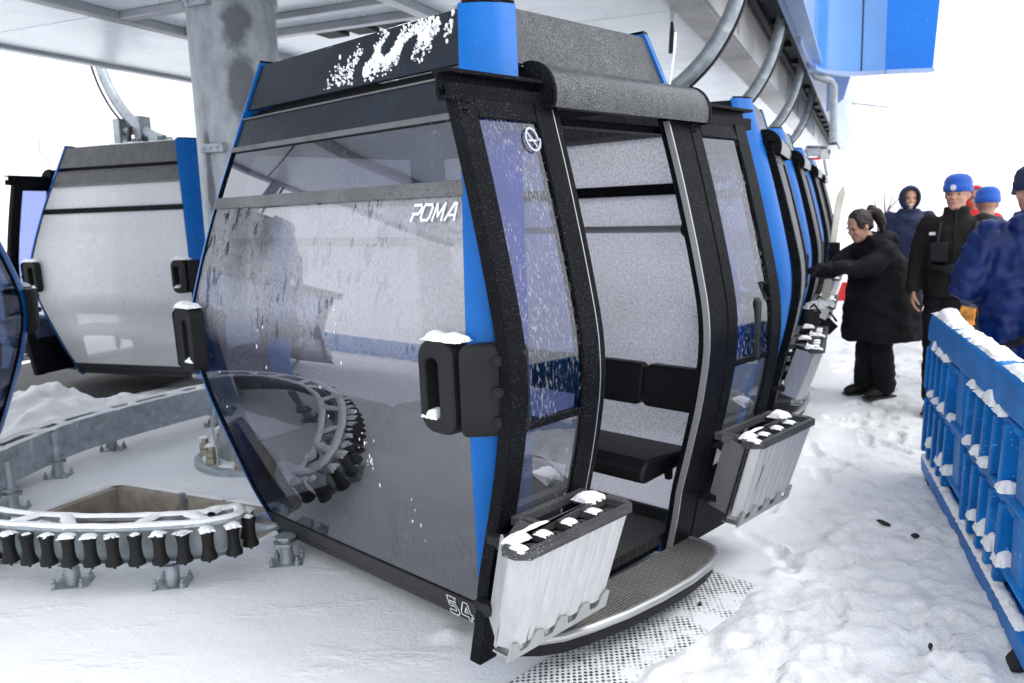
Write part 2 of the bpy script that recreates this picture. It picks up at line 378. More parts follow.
# ------------------------------------------------------------------ cabin shape
ZB = .09
zs = np.array([.0, .09, .15, .30, .60, .80, 1.03, 1.20, 1.46, 1.72, 2.05, 2.30, 2.45])
bs = np.array([.262, .238, .22, .165, .087, .038, .0, .006, .062, .127, .222, .296, .34])
_zd = np.linspace(0, 2.45, 400); _bd = np.interp(_zd, zs, bs)
_k = np.exp(-0.5 * (np.arange(-24, 25) / 9.0) ** 2); _k /= _k.sum()
_bp = np.pad(_bd, 24, mode='reflect', reflect_type='odd'); _bd = np.convolve(_bp, _k, mode='valid')
def bz(z): return float(np.interp(z, _zd, _bd))
AU, AV, CHM, CU = .8245, 1.074, .105, .148
def hu(z): return AU - bz(z)
def hv(z): return AV - bz(z)
def pt(side, w, z, o):
    if side == 'near': return (-hu(z) - o, w, z - ZB)
    if side == 'far': return (hu(z) + o, w, z - ZB)
    if side == 'door': return (w, hv(z) + o + max(0, .42 - z) * .13, z - ZB)
    if side == 'back': return (w, -hv(z) - o, z - ZB)
def cv(w): return w if callable(w) else (lambda z: w)
def sheet(mb, side, w0, w1, z0, z1, o0, o1, step=.07):
    w0 = cv(w0); w1 = cv(w1); nz = max(1, int(math.ceil((z1 - z0) / step)))
    vs = []; fs = []
    for i in range(nz + 1):
        z = z0 + (z1 - z0) * i / nz
        vs += [pt(side, w0(z), z, o1), pt(side, w1(z), z, o1), pt(side, w1(z), z, o0), pt(side, w0(z), z, o0)]
    for i in range(nz):
        a = 4 * i; b = a + 4
        fs += [(a + k, a + (k + 1) % 4, b + (k + 1) % 4, b + k) for k in range(4)]
    fs += [(3, 2, 1, 0), tuple(4 * nz + k for k in range(4))]
    mb.add(vs, fs)
def pane(mb, side, w0, w1, z0, z1, o, step=.05):
    w0 = cv(w0); w1 = cv(w1); nz = max(2, int(math.ceil((z1 - z0) / step)))
    vs = []; fs = []
    for i in range(nz + 1):
        z = z0 + (z1 - z0) * i / nz
        vs += [pt(side, w0(z), z, o), pt(side, w1(z), z, o)]
    fs = [(2 * i, 2 * i + 1, 2 * i + 3, 2 * i + 2) for i in range(nz)]
    mb.add(vs, fs)
def snowcap(mb, o, ax, ay, up, w, d, h, n=14, seed=0, p=3):
    o = Vector(o); ax = Vector(ax); ay = Vector(ay); up = Vector(up)
    n = max(n, 16); m = max(10, int(n * d / w)) if d < w else n
    vs = []; top = []
    for i in range(n + 1):
        for j in range(m + 1):
            a = 2 * i / n - 1; b = 2 * j / m - 1
            r = max(0, 1 - abs(a) ** p) * max(0, 1 - abs(b) ** p)
            q = noise.noise(Vector((a * w * 9 + seed * 3.1, b * d * 9 - seed, seed * 1.7)))
            q2 = noise.noise(Vector((a * w * 30 + seed, b * d * 30, seed * 2.7)))
            hh = h * (r ** .5) * (1 + .45 * q + .14 * q2) - .004 * (1 - r)
            wob = 1 + .22 * noise.noise(Vector((a * 3 + seed, b * 3, 5.)))
            top.append(o + ax * (a * w / 2 * wob) + ay * (b * d / 2 * wob) + up * (hh if r > 0 else -.002))
    vs = top; fs = [(i * (m + 1) + j, (i + 1) * (m + 1) + j, (i + 1) * (m + 1) + j + 1, i * (m + 1) + j + 1) for i in range(n) for j in range(m)]
    mb.add(vs, fs)
def rrect(a0, a1, b0, b1, r, n=4):
    pts = []
    for cx, cy, s in ((a1 - r, b1 - r, 0), (a0 + r, b1 - r, 1), (a0 + r, b0 + r, 2), (a1 - r, b0 + r, 3)):
        for k in range(n + 1):
            t = PI / 2 * (s + k / n); pts.append((cx + r * math.cos(t), cy + r * math.sin(t)))
    return pts

def catmull(P, closed=True, n=12):
    out = []; m = len(P)
    for i in range(m if closed else m - 1):
        p0, p1, p2, p3 = [Vector(P[(i + k) % m]) if closed else Vector(P[min(max(i + k, 0), m - 1)]) for k in (-1, 0, 1, 2)]
        for k in range(n):
            t = k / n; out.append(.5 * ((2 * p1) + (p2 - p0) * t + (2 * p0 - 5 * p1 + 4 * p2 - p3) * t * t + (3 * p1 - p0 - 3 * p2 + p3) * t ** 3))
    return out
def make_cabin(root, shutdoors=False, ends=('glass_end', 'glass_far'), text=False):
    def e_in(z): return hv(z) - CHM - .008
    def d_in(z): return hu(z) - CU + .003
    # corner posts
    for sx in (-1, 1):
        for sy in (-1, 1):
            mb = MB(); nz = 36; vs = []; fs = []
            for i in range(nz + 1):
                z = .075 + (2.305 - .075) * i / nz; X, Y = hu(z), hv(z)
                prof = [(X - .01, Y - CHM - .014), (X + .006, Y - CHM - .014), (X + .004, Y - CHM), (X - .040, Y - .048), (X - .100, Y - .010), (X - CU, Y + .004), (X - CU - .012, Y - .04), (X - .105, Y - .055), (X - .06, Y - .085), (X - .04, Y - CHM - .012)]
                vs += [(sx * a, sy * b, z - ZB) for a, b in prof]
            n = 10
            fs = [(i * n + k, i * n + (k + 1) % n, (i + 1) * n + (k + 1) % n, (i + 1) * n + k) for i in range(nz) for k in range(n)]
            fs += [tuple(range(n)), tuple(nz * n + k for k in range(n))]
            mb.add(vs, fs); mb.build('corner_post', M['blue'], root, smooth=30)
            g = MB(); zc = 2.305; X, Y = hu(zc), hv(zc)
            g.prism([(sx * a, sy * b) for a, b in [(X - .001, Y - CHM), (X - .042, Y - .051), (X - .102, Y - .013), (X - CU, Y - .001), (X - CU, Y - .09), (X - .09, Y - CHM)]], lambda a, b, h: (a, b, h - ZB), zc + .001, zc + .012)
            g.build('post_cap', M['black'], root)
    # roof side panels, second panels, glass, bars, skirts on the two ends and the back
    for side, inw in (('near', e_in), ('far', e_in), ('back', d_in), ('door', d_in)):
        neg = (lambda f: (lambda z: -f(z)))(inw)
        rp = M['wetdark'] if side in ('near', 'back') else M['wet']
        mb = MB(); sheet(mb, side, neg, inw, 2.099, 2.292, -.03, -.006); mb.build('roof_panel', rp, root)
        g = MB(); sheet(g, side, neg, inw, 2.03, 2.105, -.10, -.07); g.build('roof_gap', M['dark'], root)
        if side == 'door': continue
        mb = MB(); sheet(mb, side, neg, inw, 1.935, 2.055, -.03, -.004); mb.build('upper_panel', rp, root)
        mb = MB(); sheet(mb, side, neg, inw, 1.915, 1.936, -.02, .006); sheet(mb, side, neg, inw, 2.056, 2.063, -.05, .002)
        mb.build('drip_rail', M['greybar'], root)
        gu, gm = (M[ends[0]], M['glass_up']) if side == 'near' else (M[ends[1]], M['glass_far'])
        mb = MB(); pane(mb, side, neg, inw, 1.71, 1.918, -.006); mb.build('upper_window', gm, root)
        mb = MB(); pane(mb, side, neg, inw, .195, 1.665, -.006); mb.build('end_window' if side != 'back' else 'back_window', gu, root)
        mb = MB(); sheet(mb, side, neg, inw, 1.663, 1.712, -.035, .008); mb.build('window_bar', M['greybar'] if side == 'near' else M['black'], root, bevel=.003)
        mb = MB(); sheet(mb, side, neg, inw, .135, .200, -.03, .002); sheet(mb, side, neg, inw, .092, .130, -.03, -.004)
        mb.build('skirt', M['skirt'], root, bevel=.003)
        g = MB()
        for sgn in (-1, 1):
            f1 = (lambda s: (lambda z: s * (inw(z) - .0)))(sgn); f2 = (lambda s: (lambda z: s * (inw(z) - .010)))(sgn)
            sheet(g, side, f1, f2, .10, 1.93, -.02, .003); g.build('window_gasket', M['black'], root); g = MB()
    # roof slab, floor
    z = 2.06; mb = MB(); mb.box((0, 0, 2.075 - ZB), (2 * hu(z) - .16, 2 * hv(z) - .16, .03)); mb.build('roof', M['black'], root)
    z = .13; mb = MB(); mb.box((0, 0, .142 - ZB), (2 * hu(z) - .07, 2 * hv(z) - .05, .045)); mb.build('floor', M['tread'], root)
    mb = MB(); mb.box((0, 0, .10 - ZB), (2 * hu(z) - .10, 2 * hv(z) - .09, .034)); mb.build('underframe', M['black'], root)
    # benches
    for sx in (-1, 1):
        for k in range(6):
            y0 = -.9 + k * .3 + .006; y1 = y0 + .288
            mb = MB(); mb.prism(rrect(y0, y1, .69, .885, .03), lambda a, b, h: (sx * (h + (b - .69) * .18), a, b - ZB), .585, .645)
            mb.build('backrest', M['vinyl'], root, bevel=.012)
        for k in range(3):
            y0 = -.86 + k * .58 + .005; y1 = y0 + .57
            mb = MB(); mb.prism([(.20, .47), (.24, .455), (.60, .475), (.60, .535), (.26, .555), (.215, .525)], lambda a, b, h: (sx * a, h, b - ZB), y0, y1)
            mb.build('bench_seat', M['vinyl'], root, bevel=.015)
        
        for yy in (-.75, -.2, .2, .75):
            mb = MB(); mb.prism([(.585, .36), (.61, .36), (.625, .50), (.30, .475), (.32, .455), (.56, .44)], lambda a, b, h: (sx * a, yy + h, b - ZB), -.012, .012); mb.build('bench_support', M['dark'], root)
        mb = MB(); mb.tube([(sx * .62, -.85, 1.51 - ZB), (sx * .62, .83, 1.51 - ZB)], .017); mb.build('grab_bar', M['aluside'], root)
        mb = MB(); mb.tube([(sx * .62, .82, 1.51 - ZB), (sx * .62, .88, 1.51 - ZB)], .034); mb.build('grab_bar_mount', M['rubber'], root)
    # doors
    po = .052
    if shutdoors: spans = [(-.452, -.012, -1), (.012, .452, 1)]
    else: spans = [(-.81, -.37, -1), (.47, .94, 1)]
    for (a, b, sg) in spans:
        mb = MB(); zt, zbm = 1.955, .125
        # frame stiles and rails; each follows the bulge
        sheet(mb, 'door', a, a + .078, zbm, zt, 0.0 if sg < 0 else .01, po); sheet(mb, 'door', b - .095, b, zbm, zt, .01 if sg < 0 else 0.0, po)
        sheet(mb, 'door', a + .078, b - .095, 1.892, zt, .014, po); sheet(mb, 'door', a + .078, b - .095, zbm, .47, .02, po - .01)
        sheet(mb, 'door', a + .078, b - .095, .935, .962, .018, po - .004)
        if sg > 0: sheet(mb, 'door', a - .15, a - .004, zbm, zt, .0, .05)
        else: sheet(mb, 'door', b + .004, b + .03, zbm, zt, .005, .045)
        door = mb.build('door', M['black'], root, bevel=.004)
        mb = MB(); pane(mb, 'door', a + .07, b - .085, .955, 1.90, .04); mb.build('window', M['glass_door'], door)
        mb = MB(); pane(mb, 'door', a + .07, b - .085, .46, .942, .04); mb.build('lower_window', M['glass_low'], door)
        mb = MB(); e0 = a - .155 if sg > 0 else b + .028
        if sg > 0 or shutdoors: sheet(mb, 'door', e0 - .003, e0 + .005, .15, 1.94, .03, .056)
        if shutdoors or sg < 0: sheet(mb, 'door', a - .065 if sg > 0 else b - .012, a - .061 if sg > 0 else b - .008, .15, 1.94, .045, .053)
        mb.build('edge_strip', M['aluside'], door)
        mb = MB(); x0, x1 = (a - .03, b) if sg < 0 else (a - .1, b + .06)
        zq = 1.985
        mb.box(((x0 + x1) / 2, hv(zq) + .035, 1.948 - ZB), (x1 - x0, .05, .016)); mb.box(((x0 + x1) / 2, hv(zq) + .012, 1.99 - ZB), (x1 - x0, .012, .07))
        mb.box(((x0 + x1) / 2, hv(zq) + .03, 2.024 - ZB), (x1 - x0, .075, .012)); mb.box(((x0 + x1) / 2, hv(zq) + .054, 1.972 - ZB), (x1 - x0, .010, .036))
        mb.build('hanger_bar', M['black'], door, bevel=.002)
        mb = MB()
        for q in range(4):
            zz = 1.938 - .018 * (q // 2) * 1.6; ww = a + .022 + .024 * (q % 2) * (1 if q < 2 else 0.2)
            p0 = Vector(pt('door', ww, zz, po)); mb.tube([p0, p0 + Vector((0, .005, 0))], .006, 8); mb.build('rivet', M['black'], door); mb = MB()

        # ski rack
        rx0 = a - .13; rx1 = a + .385
        if sg > 0: rx0, rx1 = a - .02, a + .485
        def R(x, y, z): return (x, y + .90, z - ZB)          # y = offset from NB plane
        L = rx1 - rx0
        def fz(z): return (z - .305) / .325          # 0 at the bottom edge, 1 under the tray
        def Q(x, y, z): return R(x + (.035 if x < rx0 + .1 else .0) * (1 - fz(z)), y - .105 * (1 - fz(z)), z)
        def fronty(z): return .372 - .105 * (1 - fz(z))
        big = .085 if sg < 0 else .03
        fr = MB(); nrib = 8; pts = [(rx0, .325 if sg < 0 else .34), (rx0 + .016, .372)]
        for q in range(nrib * 6 + 1):
            x = rx0 + .045 + (L - .075) * q / (nrib * 6); pts.append((x, .372 + (.004 if (q % 6) in (1, 2, 3, 4) else 0)))
        pts += [(rx1 - .012, .37), (rx1, .335)]
        n = len(pts); zz_ = [.305, .42, .53, .632]
        vs = [Q(x, y, z) for z in zz_ for x, y in pts] + [Q(x, y - .006, z) for z in zz_ for x, y in pts]; m_ = n * len(zz_)
        fs = []
        for r in range(len(zz_) - 1):
            for q in range(n - 1): fs += [(r * n + q, r * n + q + 1, (r + 1) * n + q + 1, (r + 1) * n + q), (m_ + r * n + q, m_ + (r + 1) * n + q, m_ + (r + 1) * n + q + 1, m_ + r * n + q + 1)]
        t_ = n * (len(zz_) - 1)
        for q in range(n - 1): fs += [(q, m_ + q, m_ + q + 1, q + 1), (t_ + q, t_ + q + 1, m_ + t_ + q + 1, m_ + t_ + q)]
        fs += [(r * n, (r + 1) * n, m_ + (r + 1) * n, m_ + r * n) for r in range(len(zz_) - 1)] + [(r * n + n - 1, m_ + r * n + n - 1, m_ + (r + 1) * n + n - 1, (r + 1) * n + n - 1) for r in range(len(zz_) - 1)]
        fr.add(vs, fs); rack = fr.build('ski_rack', M['alu'], door, smooth=20)
        sd = MB()
        for (xf, yf, xb, yb_) in ((rx0 + .002, .325, rx0 + big, .20), (rx1 - .002, .33, rx1 + (.02 if sg < 0 else -.03), .20)):
            e = .008 if xf < (rx0 + rx1) / 2 else -.008
            sd.add([Q(xb, yb_, .325), Q(xf, yf, .305), Q(xf, yf, .632), Q(xb, yb_, .640), Q(xb + e, yb_, .325), Q(xf + e, yf, .305), Q(xf + e, yf, .632), Q(xb + e, yb_, .640)],
                   [(0, 1, 2, 3), (7, 6, 5, 4), (0, 4, 5, 1), (1, 5, 6, 2), (2, 6, 7, 3), (3, 7, 4, 0)])
            sd.build('side_plate', M['alu' if sg < 0 and xf < rx0 + .1 else 'aluside'], rack); sd = MB()
            xm = xf; sd.bar(Q(xm, yf - .006, .30), Q(xm, yf - .006, .635), .010, .010); sd.build('side_rod', M['chrome'], rack); sd = MB()
        bk = MB(); bk.add([Q(rx0 + big, .205, .32), Q(rx1 - .02, .205, .32), Q(rx1 - .02, .205, .625), Q(rx0 + big, .205, .625), Q(rx0 + .03, .36, .318), Q(rx1 - .02, .36, .318)], [(0, 1, 2, 3), (0, 4, 5, 1)])
        bk.build('back_plate', M['dark'], rack)
        tr = MB(); zt0, zt1 = .630, .658
        def slab(P):
            k = len(P); tr.add([R(x, y, z) for z in (zt0, zt1) for x, y in P], [tuple(range(k))[::-1], tuple(range(k, 2 * k))] + [(q, (q + 1) % k, k + (q + 1) % k, k + q) for q in range(k)])
        xa, xb = rx0 - .012, rx1 + .022
        slab([(xa + .035, .384), (xa + .028, .362), (xb - .03, .362), (xb - .028, .384)])                      # front rim
        slab([(xa + .035, .384), (xa + .002, .352), (xa + .002, .300), (xa + .034, .285), (xa + .034, .362)])   # left end
        slab([(xb - .028, .384), (xb - .032, .362), (xb - .032, .265), (xb, .27), (xb + .002, .345)])            # right end
        slab([(xa + .03, .300), (xa + .06, .262), (xb - .03, .258), (xb - .03, .280), (xa + .034, .285)])       # middle bar
        for q in range(1, 4):
            x = xa + .034 + (xb - xa - .066) * q / 4; slab([(x - .013, .365), (x - .017, .275), (x + .017, .275), (x + .013, .365)])
        b0 = xa + (.19 if sg < 0 else .04)
        slab([(b0, .265), (b0, .155), (b0 + .035, .155), (b0 + .035, .265)]); slab([(b0 + .03, .18), (b0 + .03, .155), (xb - .01, .155), (xb - .01, .18)])
        slab([(xb - .085, .265), (xb - .085, .175), (xb - .008, .175), (xb - .012, .265)]); slab([(xa + .05, .268), (b0 - .02, .20), (b0 + .01, .20), (b0 + .01, .268)])
        tr.build('rack_tray', M['rub2'], rack, bevel=.006)
        cu = MB()
        for k in range(4):
            x = xa + .034 + (xb - xa - .066) * (k + .5) / 4
            cu.ellipsoid(R(x, .320, .622), (.060, .046, .012), 12, 6)
            cu.tube([R(x, .320, .62), R(x, .320, .642)], .006, 8)
            cu.build('pocket_floor', M['rub2'], rack); cu = MB()
        seg = (L - .02) / 4
        bb = MB(); poly = [(rx0 + .02, .262)]
        for k in range(4):
            x = rx0 + .045 + (L - .06) / 4 * k
            poly += [(x - .022, .330), (x + .008, .322), (x + .022, .285), (x + .060, .283), (x + .078, .318)]
        poly += [(rx1 - .03, .335), (rx1 - .015, .325), (rx1 - .012, .262)]
        bb.prism(poly, lambda a_, b_, h: R(a_ + .015, fronty(.305) + .006 + h + (b_ - .305) * .32, b_), -.004, .004)
        bb.box(R((rx0 + rx1) / 2 + .03, .215, .262), (L - .06, .08, .006))
        bb.build('rack_bracket', M['aluside'], rack)
        nb_ = MB()
        for x in (rx0 + big + .03, rx1 - .03):
            for (yy, z) in ((.145, .60), (.075, .36)): nb_.tube([R(x - .02, yy + .04, z), R(x + .02, yy + .04, z)], .022, 12); nb_.box(R(x, yy + .03, z), (.03, .10, .028)); nb_.build('rack_mount', M['rubber'], rack); nb_ = MB()
        if not root.get('bare'):
            sn = MB()
            snowcap(sn, R((rx0 + rx1) / 2 - .12, .270, .656), (1, 0, 0), (0, 1, 0), (0, 0, 1), .20, .020, .010, 16, 1 + sg)
            snowcap(sn, R(rx1 - .05, .24, .656), (1, 0, 0), (0, 1, 0), (0, 0, 1), .09, .085, .022, 14, 3 + sg)
            snowcap(sn, R(rx0 + .06, .295, .656), (1, 0, 0), (0, 1, 0), (0, 0, 1), .09, .045, .018, 14, 5 + sg)
            snowcap(sn, R(rx0 + .015, .345, .656), (1, 0, 0), (0, 1, 0), (0, 0, 1), .04, .06, .012, 16, 8 + sg)
            for q_ in (1, 2, 3): snowcap(sn, R(xa + .034 + (xb - xa - .066) * q_ / 4, .325, .656), (1, 0, 0), (0, 1, 0), (0, 0, 1), .04, .05, .010, 10, q_ + sg)
            for k in range(3): snowcap(sn, R(rx0 + .1 + seg * (k + .25), fronty(.27) - .04, .268), (1, 0, 0), (0, 1, 0), (0, 0, 1), .08, .08, .035, 10, 9 + k)
            o = sn.build('snow_cover', M['snowy'], rack); o['kind'] = 'stuff'
    # door header cover
    mb = MB(); prof = [(-.05 + .112 * math.cos(t), 1.985 + .112 * math.sin(t)) for t in np.linspace(1.75, -.38, 14)] + [(-.05 + .098 * math.cos(t), 1.985 + .098 * math.sin(t)) for t in np.linspace(-.38, 1.75, 14)]
    mb.prism(prof, lambda a, b, h: (h, .915 + a, b - ZB), -.41, .56); mb.build('header_cover', M['wet'], root, smooth=50)
    for xx in (-.411, .561):
        mb = MB(); mb.prism([(-.05 + .117 * math.cos(t), 1.985 + .117 * math.sin(t)) for t in np.linspace(1.75, -.38, 12)] + [(.0, 1.935), (-.07, 1.98)], lambda a, b, h: (xx + h, .915 + a, b - ZB), -.006, .006); mb.build('cover_end', M['black'], root)
    mb = MB(); sheet(mb, 'door', -.50, .50, 1.965, 2.05, -.06, -.01); sheet(mb, 'door', -.5, .5, 1.90, 1.93, -.09, -.03); mb.build('door_header', M['black'], root)
    # step
    st = [(-.66, .055), (-.60, .12), (-.53, .165), (-.42, .20), (-.26, .235), (-.08, .255), (.12, .262), (.28, .25), (.38, .225), (.44, .18), (.465, .10), (.465, .04), (-.66, .02)]
    if shutdoors: st = [(x + .09, y) for x, y in st]
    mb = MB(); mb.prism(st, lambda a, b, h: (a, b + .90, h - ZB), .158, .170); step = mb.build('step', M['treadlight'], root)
    mb = MB(); mb.prism([(x * .985, y - .012) for x, y in st], lambda a, b, h: (a, b + .90, h - ZB), .09, .157); mb.build('step_base', M['rubber'], step)
    mb = MB(); mb.tube([(x, y + .90, .158 - ZB) for x, y in st[:-1]], .017, 10); mb.build('step_trim', M['aluside'], step)
    # bumpers on all four corners, at the waist on the two ends
    for sx in (-1, 1):
        for sy in (-1, 1):
            if shutdoors and sx < 0 and sy > 0: continue
            mb = MB(); o = rrect(.805, .965, .925, 1.225, .055); i_ = rrect(.838, .898, .975, 1.165, .022)
            f = lambda a, b, h: (sx * (hu(b) + h), sy * a, b - ZB)
            mb.ringprism(o, i_, f, .01, .085)
            vs = []
            for z in (.925, .95, 1.19, 1.215):
                X, Y = hu(z), hv(z); g_ = .0 if z in (.95, 1.19) else -.015
                for (a, b) in [(X + .085 + g_, Y - CHM + .03), (X + .04 + g_, Y - .035), (X - .05, Y + .05 + g_), (X - .095, Y + .055 + g_), (X - .10, Y - .01), (X - .0, Y - CHM + .03)]:
                    vs.append((sx * a, sy * b, z - ZB))
            n = 6; fs = [(i * n + k, i * n + (k + 1) % n, (i + 1) * n + (k + 1) % n, (i + 1) * n + k) for i in range(3) for k in range(n)] + [tuple(range(n)), tuple(3 * n + k for k in range(n))]
            mb.add(vs, fs)
            bp = mb.build('bumper', M['rubber'], root, bevel=.008, smooth=40)
            bo = MB()
            for z in (.975, 1.07, 1.165):
                X, Y = hu(z), hv(z); c = Vector((sx * (X - .003), sy * (Y + .006), z - ZB)); d = Vector((sx * .7, sy * .75, 0)).normalized()
                bo.tube([c - d * .01, c + d * .006], .017, 12); bo.tube([c + d * .005, c + d * .011], .009, 6); bo.build('bolt', M['rubber'], bp); bo = MB()

            if sy: 
                sn = MB(); snowcap(sn, (sx * (hu(1.2) + .05), sy * .90, 1.223 - ZB), (0, sy, 0), (-sx, 0, 0), (0, 0, 1), .17, .075, .024, 18, 2 + sx + sy)
                snowcap(sn, (sx * (hu(1.0) + .05), sy * .847, .975 - ZB), (0, 1, 0), (1, 0, 0), (0, 0, 1), .07, .075, .025, 10, 4)
                q = sn.build('snow_cover', M['snowy'], bp); q['kind'] = 'stuff'
    # hanger: foot, curved arm, cable, damper
    arm = [(0, -.05, 2.36), (0, .10, 2.42), (0, .27, 2.53), (0, .44, 2.70), (0, .575, 2.92), (0, .66, 3.15), (0, .715, 3.40), (0, .74, 3.62)]
    arm = [tuple(p) for p in catmull(arm, False, 5)] + [arm[-1]]
    mb = MB(); mb.tube([(x, y, z - ZB) for x, y, z in arm], [.058 - .010 * i / len(arm) for i in range(len(arm))], 14)
    mb.prism([(-.40, 2.16), (.25, 2.16), (.30, 2.54), (.08, 2.44), (-.12, 2.38)], lambda a, b, h: (h, a, b - ZB), -.03, .03)
    hg = mb.build('hanger_arm', M['galv'], root)
    mb = MB(); mb.tube([(.065, y + .045, z - ZB - .03) for x, y, z in arm], .012, 8); mb.build('cable', M['hose'], hg)
    mb = MB(); mb.box((0, -.02, 2.25 - ZB), (.22, .12, .30)); mb.box((.0, .22, 2.25 - ZB), (.22, .10, .28)); mb.build('suspension_block', M['galv'], hg, bevel=.01)
    mb = MB(); mb.tube([(.25, .2, 2.12 - ZB), (.10, .26, 2.50 - ZB)], .022); mb.tube([(.25, .2, 2.12 - ZB), (.19, .22, 2.28 - ZB)], .034); mb.build('damper', M['hose'], root)
    # snow on roof edges
    sn = MB()
    for sx in (-1, 1):
        snowcap(sn, (sx * (hu(2.29) - .05), 0, 2.288 - ZB), (0, 1, 0), (1, 0, 0), (0, 0, 1), 1.3, .08, .018, 40, 7 + sx)
    o = sn.build('snow_cover', M['snowy'], root); o['kind'] = 'stuff'
    # guide ring under the back corners
    mb = MB()
    for sx in (-1, 1):
        c = Vector((sx * .60, -.80, .13 - ZB)); mb.tube([c + Vector((.085 * math.cos(t), .085 * math.sin(t), 0)) for t in np.linspace(0, 2 * PI, 20)], .022, 8, cap=False); mb.build('guide_ring', M['galv'], root); mb = MB()


def stroke(mb, side, pts, w, off, closed=False):
    """flat lettering stroke in (width, z) on a cabin face"""
    P = [Vector((a, b)) for a, b in pts]
    n = len(P)
    for i in range(n if closed else n - 1):
        p, q = P[i], P[(i + 1) % n]; d = (q - p).normalized(); nn = Vector((-d.y, d.x)) * (w / 2); e = d * (w / 2)
        qs = [p - e + nn, p - e - nn, q + e - nn, q + e + nn]
        mb.add([pt(side, a.x, a.y, off + .0004 * i) for a in qs], [(0, 1, 2, 3)])

MB.flip = True
# first cabin (open doors) and a shut-door one to copy down the row
C1 = W(.81, -.90, ZB)
rzu = math.atan2(uW.y, uW.x)
c1 = empty('gondola_cabin', C1, rzu, 'nearest gondola cabin, doors slid open, white lettering and number 54 on its grey end', 'gondola cabin', 'gondola cabins queued at the station')
make_cabin(c1, False, text=True)
# lettering on the near end: local y = v + .90
mb = MB()
y0, y1, zt_, zb_ = .600, .822, 1.638, 1.588
def L(ax, bz_): return (y0 + ax * (y1 - y0) + bz_ * .012, zb_ + bz_ * (zt_ - zb_))
w = .0095
stroke(mb, 'near', [L(.0, 1), L(.15, 1), L(.185, .82), L(.17, .55), L(.14, .42), L(.02, .42)], w, .004)
stroke(mb, 'near', [L(.03, .42), L(.0, 0)], w, .004)
stroke(mb, 'near', [L(.27, 1), L(.40, 1), L(.435, .8), L(.42, .2), L(.39, 0), L(.26, 0), L(.23, .2), L(.24, .8)], w, .004, True)
stroke(mb, 'near', [L(.50, 0), L(.52, 1), L(.60, .25), L(.70, 1), L(.71, 0)], w, .004)
stroke(mb, 'near', [L(.78, 0), L(.90, 1), L(.95, 1), L(.985, 0)], w, .004)
stroke(mb, 'near', [L(.85, .28), L(.96, .28)], w * .8, .004)
mb.build('lettering', M['white'], c1, smooth=0)['only_first'] = 1
mb = MB()
n0 = .562
def D(a, b): return (n0 + a * .058, .108 + b * .080)
stroke(mb, 'near', [D(.92, 1), D(.06, 1), D(.0, .46), D(.22, .40), D(.34, .46), D(.56, .46), D(.66, .36), D(.62, .22), D(.02, .22), D(.0, 0), D(.70, 0), D(.92, .14), D(.96, .44), D(.80, .64), D(.30, .66), D(.33, .80), D(.90, .80)], .0042, .006, True)
def D(a, b): return (n0 + .070 + a * .058, .108 + b * .080)
stroke(mb, 'near', [D(.45, 1), D(.8, 1), D(.82, .38), D(1, .38), D(1, .2), D(.82, .2), D(.82, 0), D(.58, 0), D(.58, .2), D(-.02, .2), D(-.02, .38)], .0045, .006, True)
stroke(mb, 'near', [D(.58, .38), D(.25, .38), D(.57, .72)], .004, .006, True)
mb.build('number', M['white'], c1, smooth=0)['only_first'] = 1
# no smoking roundel on the near door window
d1 = [bpy.data.objects[k] for k in KIDS[c1.name] if bpy.data.objects[k].name.startswith('door') and not 'header' in k][0]
mb = MB(); cx_, cz_ = -.81 + .30, 1.835
stroke(mb, 'door', [(cx_ + .030 * math.cos(t), cz_ + .036 * math.sin(t)) for t in np.linspace(0, 2 * PI, 22)[:-1]], .007, .046, True)
stroke(mb, 'door', [(cx_ + .02, cz_ - .026), (cx_ - .02, cz_ + .026)], .006, .047)
stroke(mb, 'door', [(cx_ - .016, cz_ - .004), (cx_ + .016, cz_ - .004)], .007, .0475)
mb.build('no_smoking_sign', M['sign'], d1, smooth=0)
# snow splashed on the near roof panel
mb = MB()
for i in range(2600):
    y = random.gauss(.32, .17); z = 2.205 + (y - .32) * .16 + random.gauss(0, .034) + .03 * noise.noise(Vector((y * 14, 1, 1)))
    if noise.noise(Vector((y * 11, z * 11, 4))) < -.12: continue
    if not (-.1 < y < .64 and 2.11 < z < 2.288): continue
    r = .0018 + .0055 * random.random() ** 2
    mb.ellipsoid(pt('near', y, z, -.004), (.004, r, r * random.uniform(.7, 1.6)), 6, 4)
o = mb.build('snow_cover', M['snowy'], c1); o['kind'] = 'stuff'; o['only_first'] = 1
# frost clots sliding down the end window
mb = MB()
for cx_, cz_, n_ in ((.30, .78, 9), (.33, .72, 7), (.10, .95, 3), (-.35, 1.0, 4), (.52, .50, 5), (.2, 1.2, 5), (-.8, .86, 2)):
    for i in range(n_):
        y = cx_ + random.gauss(0, .03); z = cz_ + random.gauss(0, .06)
        r = random.uniform(.0015, .004)
        mb.ellipsoid(pt('near', y, z, -.005), (.002, r, r * random.uniform(1.2, 3.5)), 6, 4)
o = mb.build('snow_cover', M['snowy'], c1); o['kind'] = 'stuff'; o['only_first'] = 1
mb = MB(); q = lambda x, y, z: (x, y, z - ZB)
mb.tube([q(.52, .80, 2.07), q(.60, .78, 2.26), q(.61, .78, 2.34)], .006, 6); mb.build('lever_rod', M['white'], c1)['only_first'] = 1

c2 = empty('gondola_cabin', (0, 0, 0), 0, 'second gondola cabin, close behind the nearest open one, doors shut', 'gondola cabin', 'gondola cabins queued at the station')
make_cabin(c2, True)

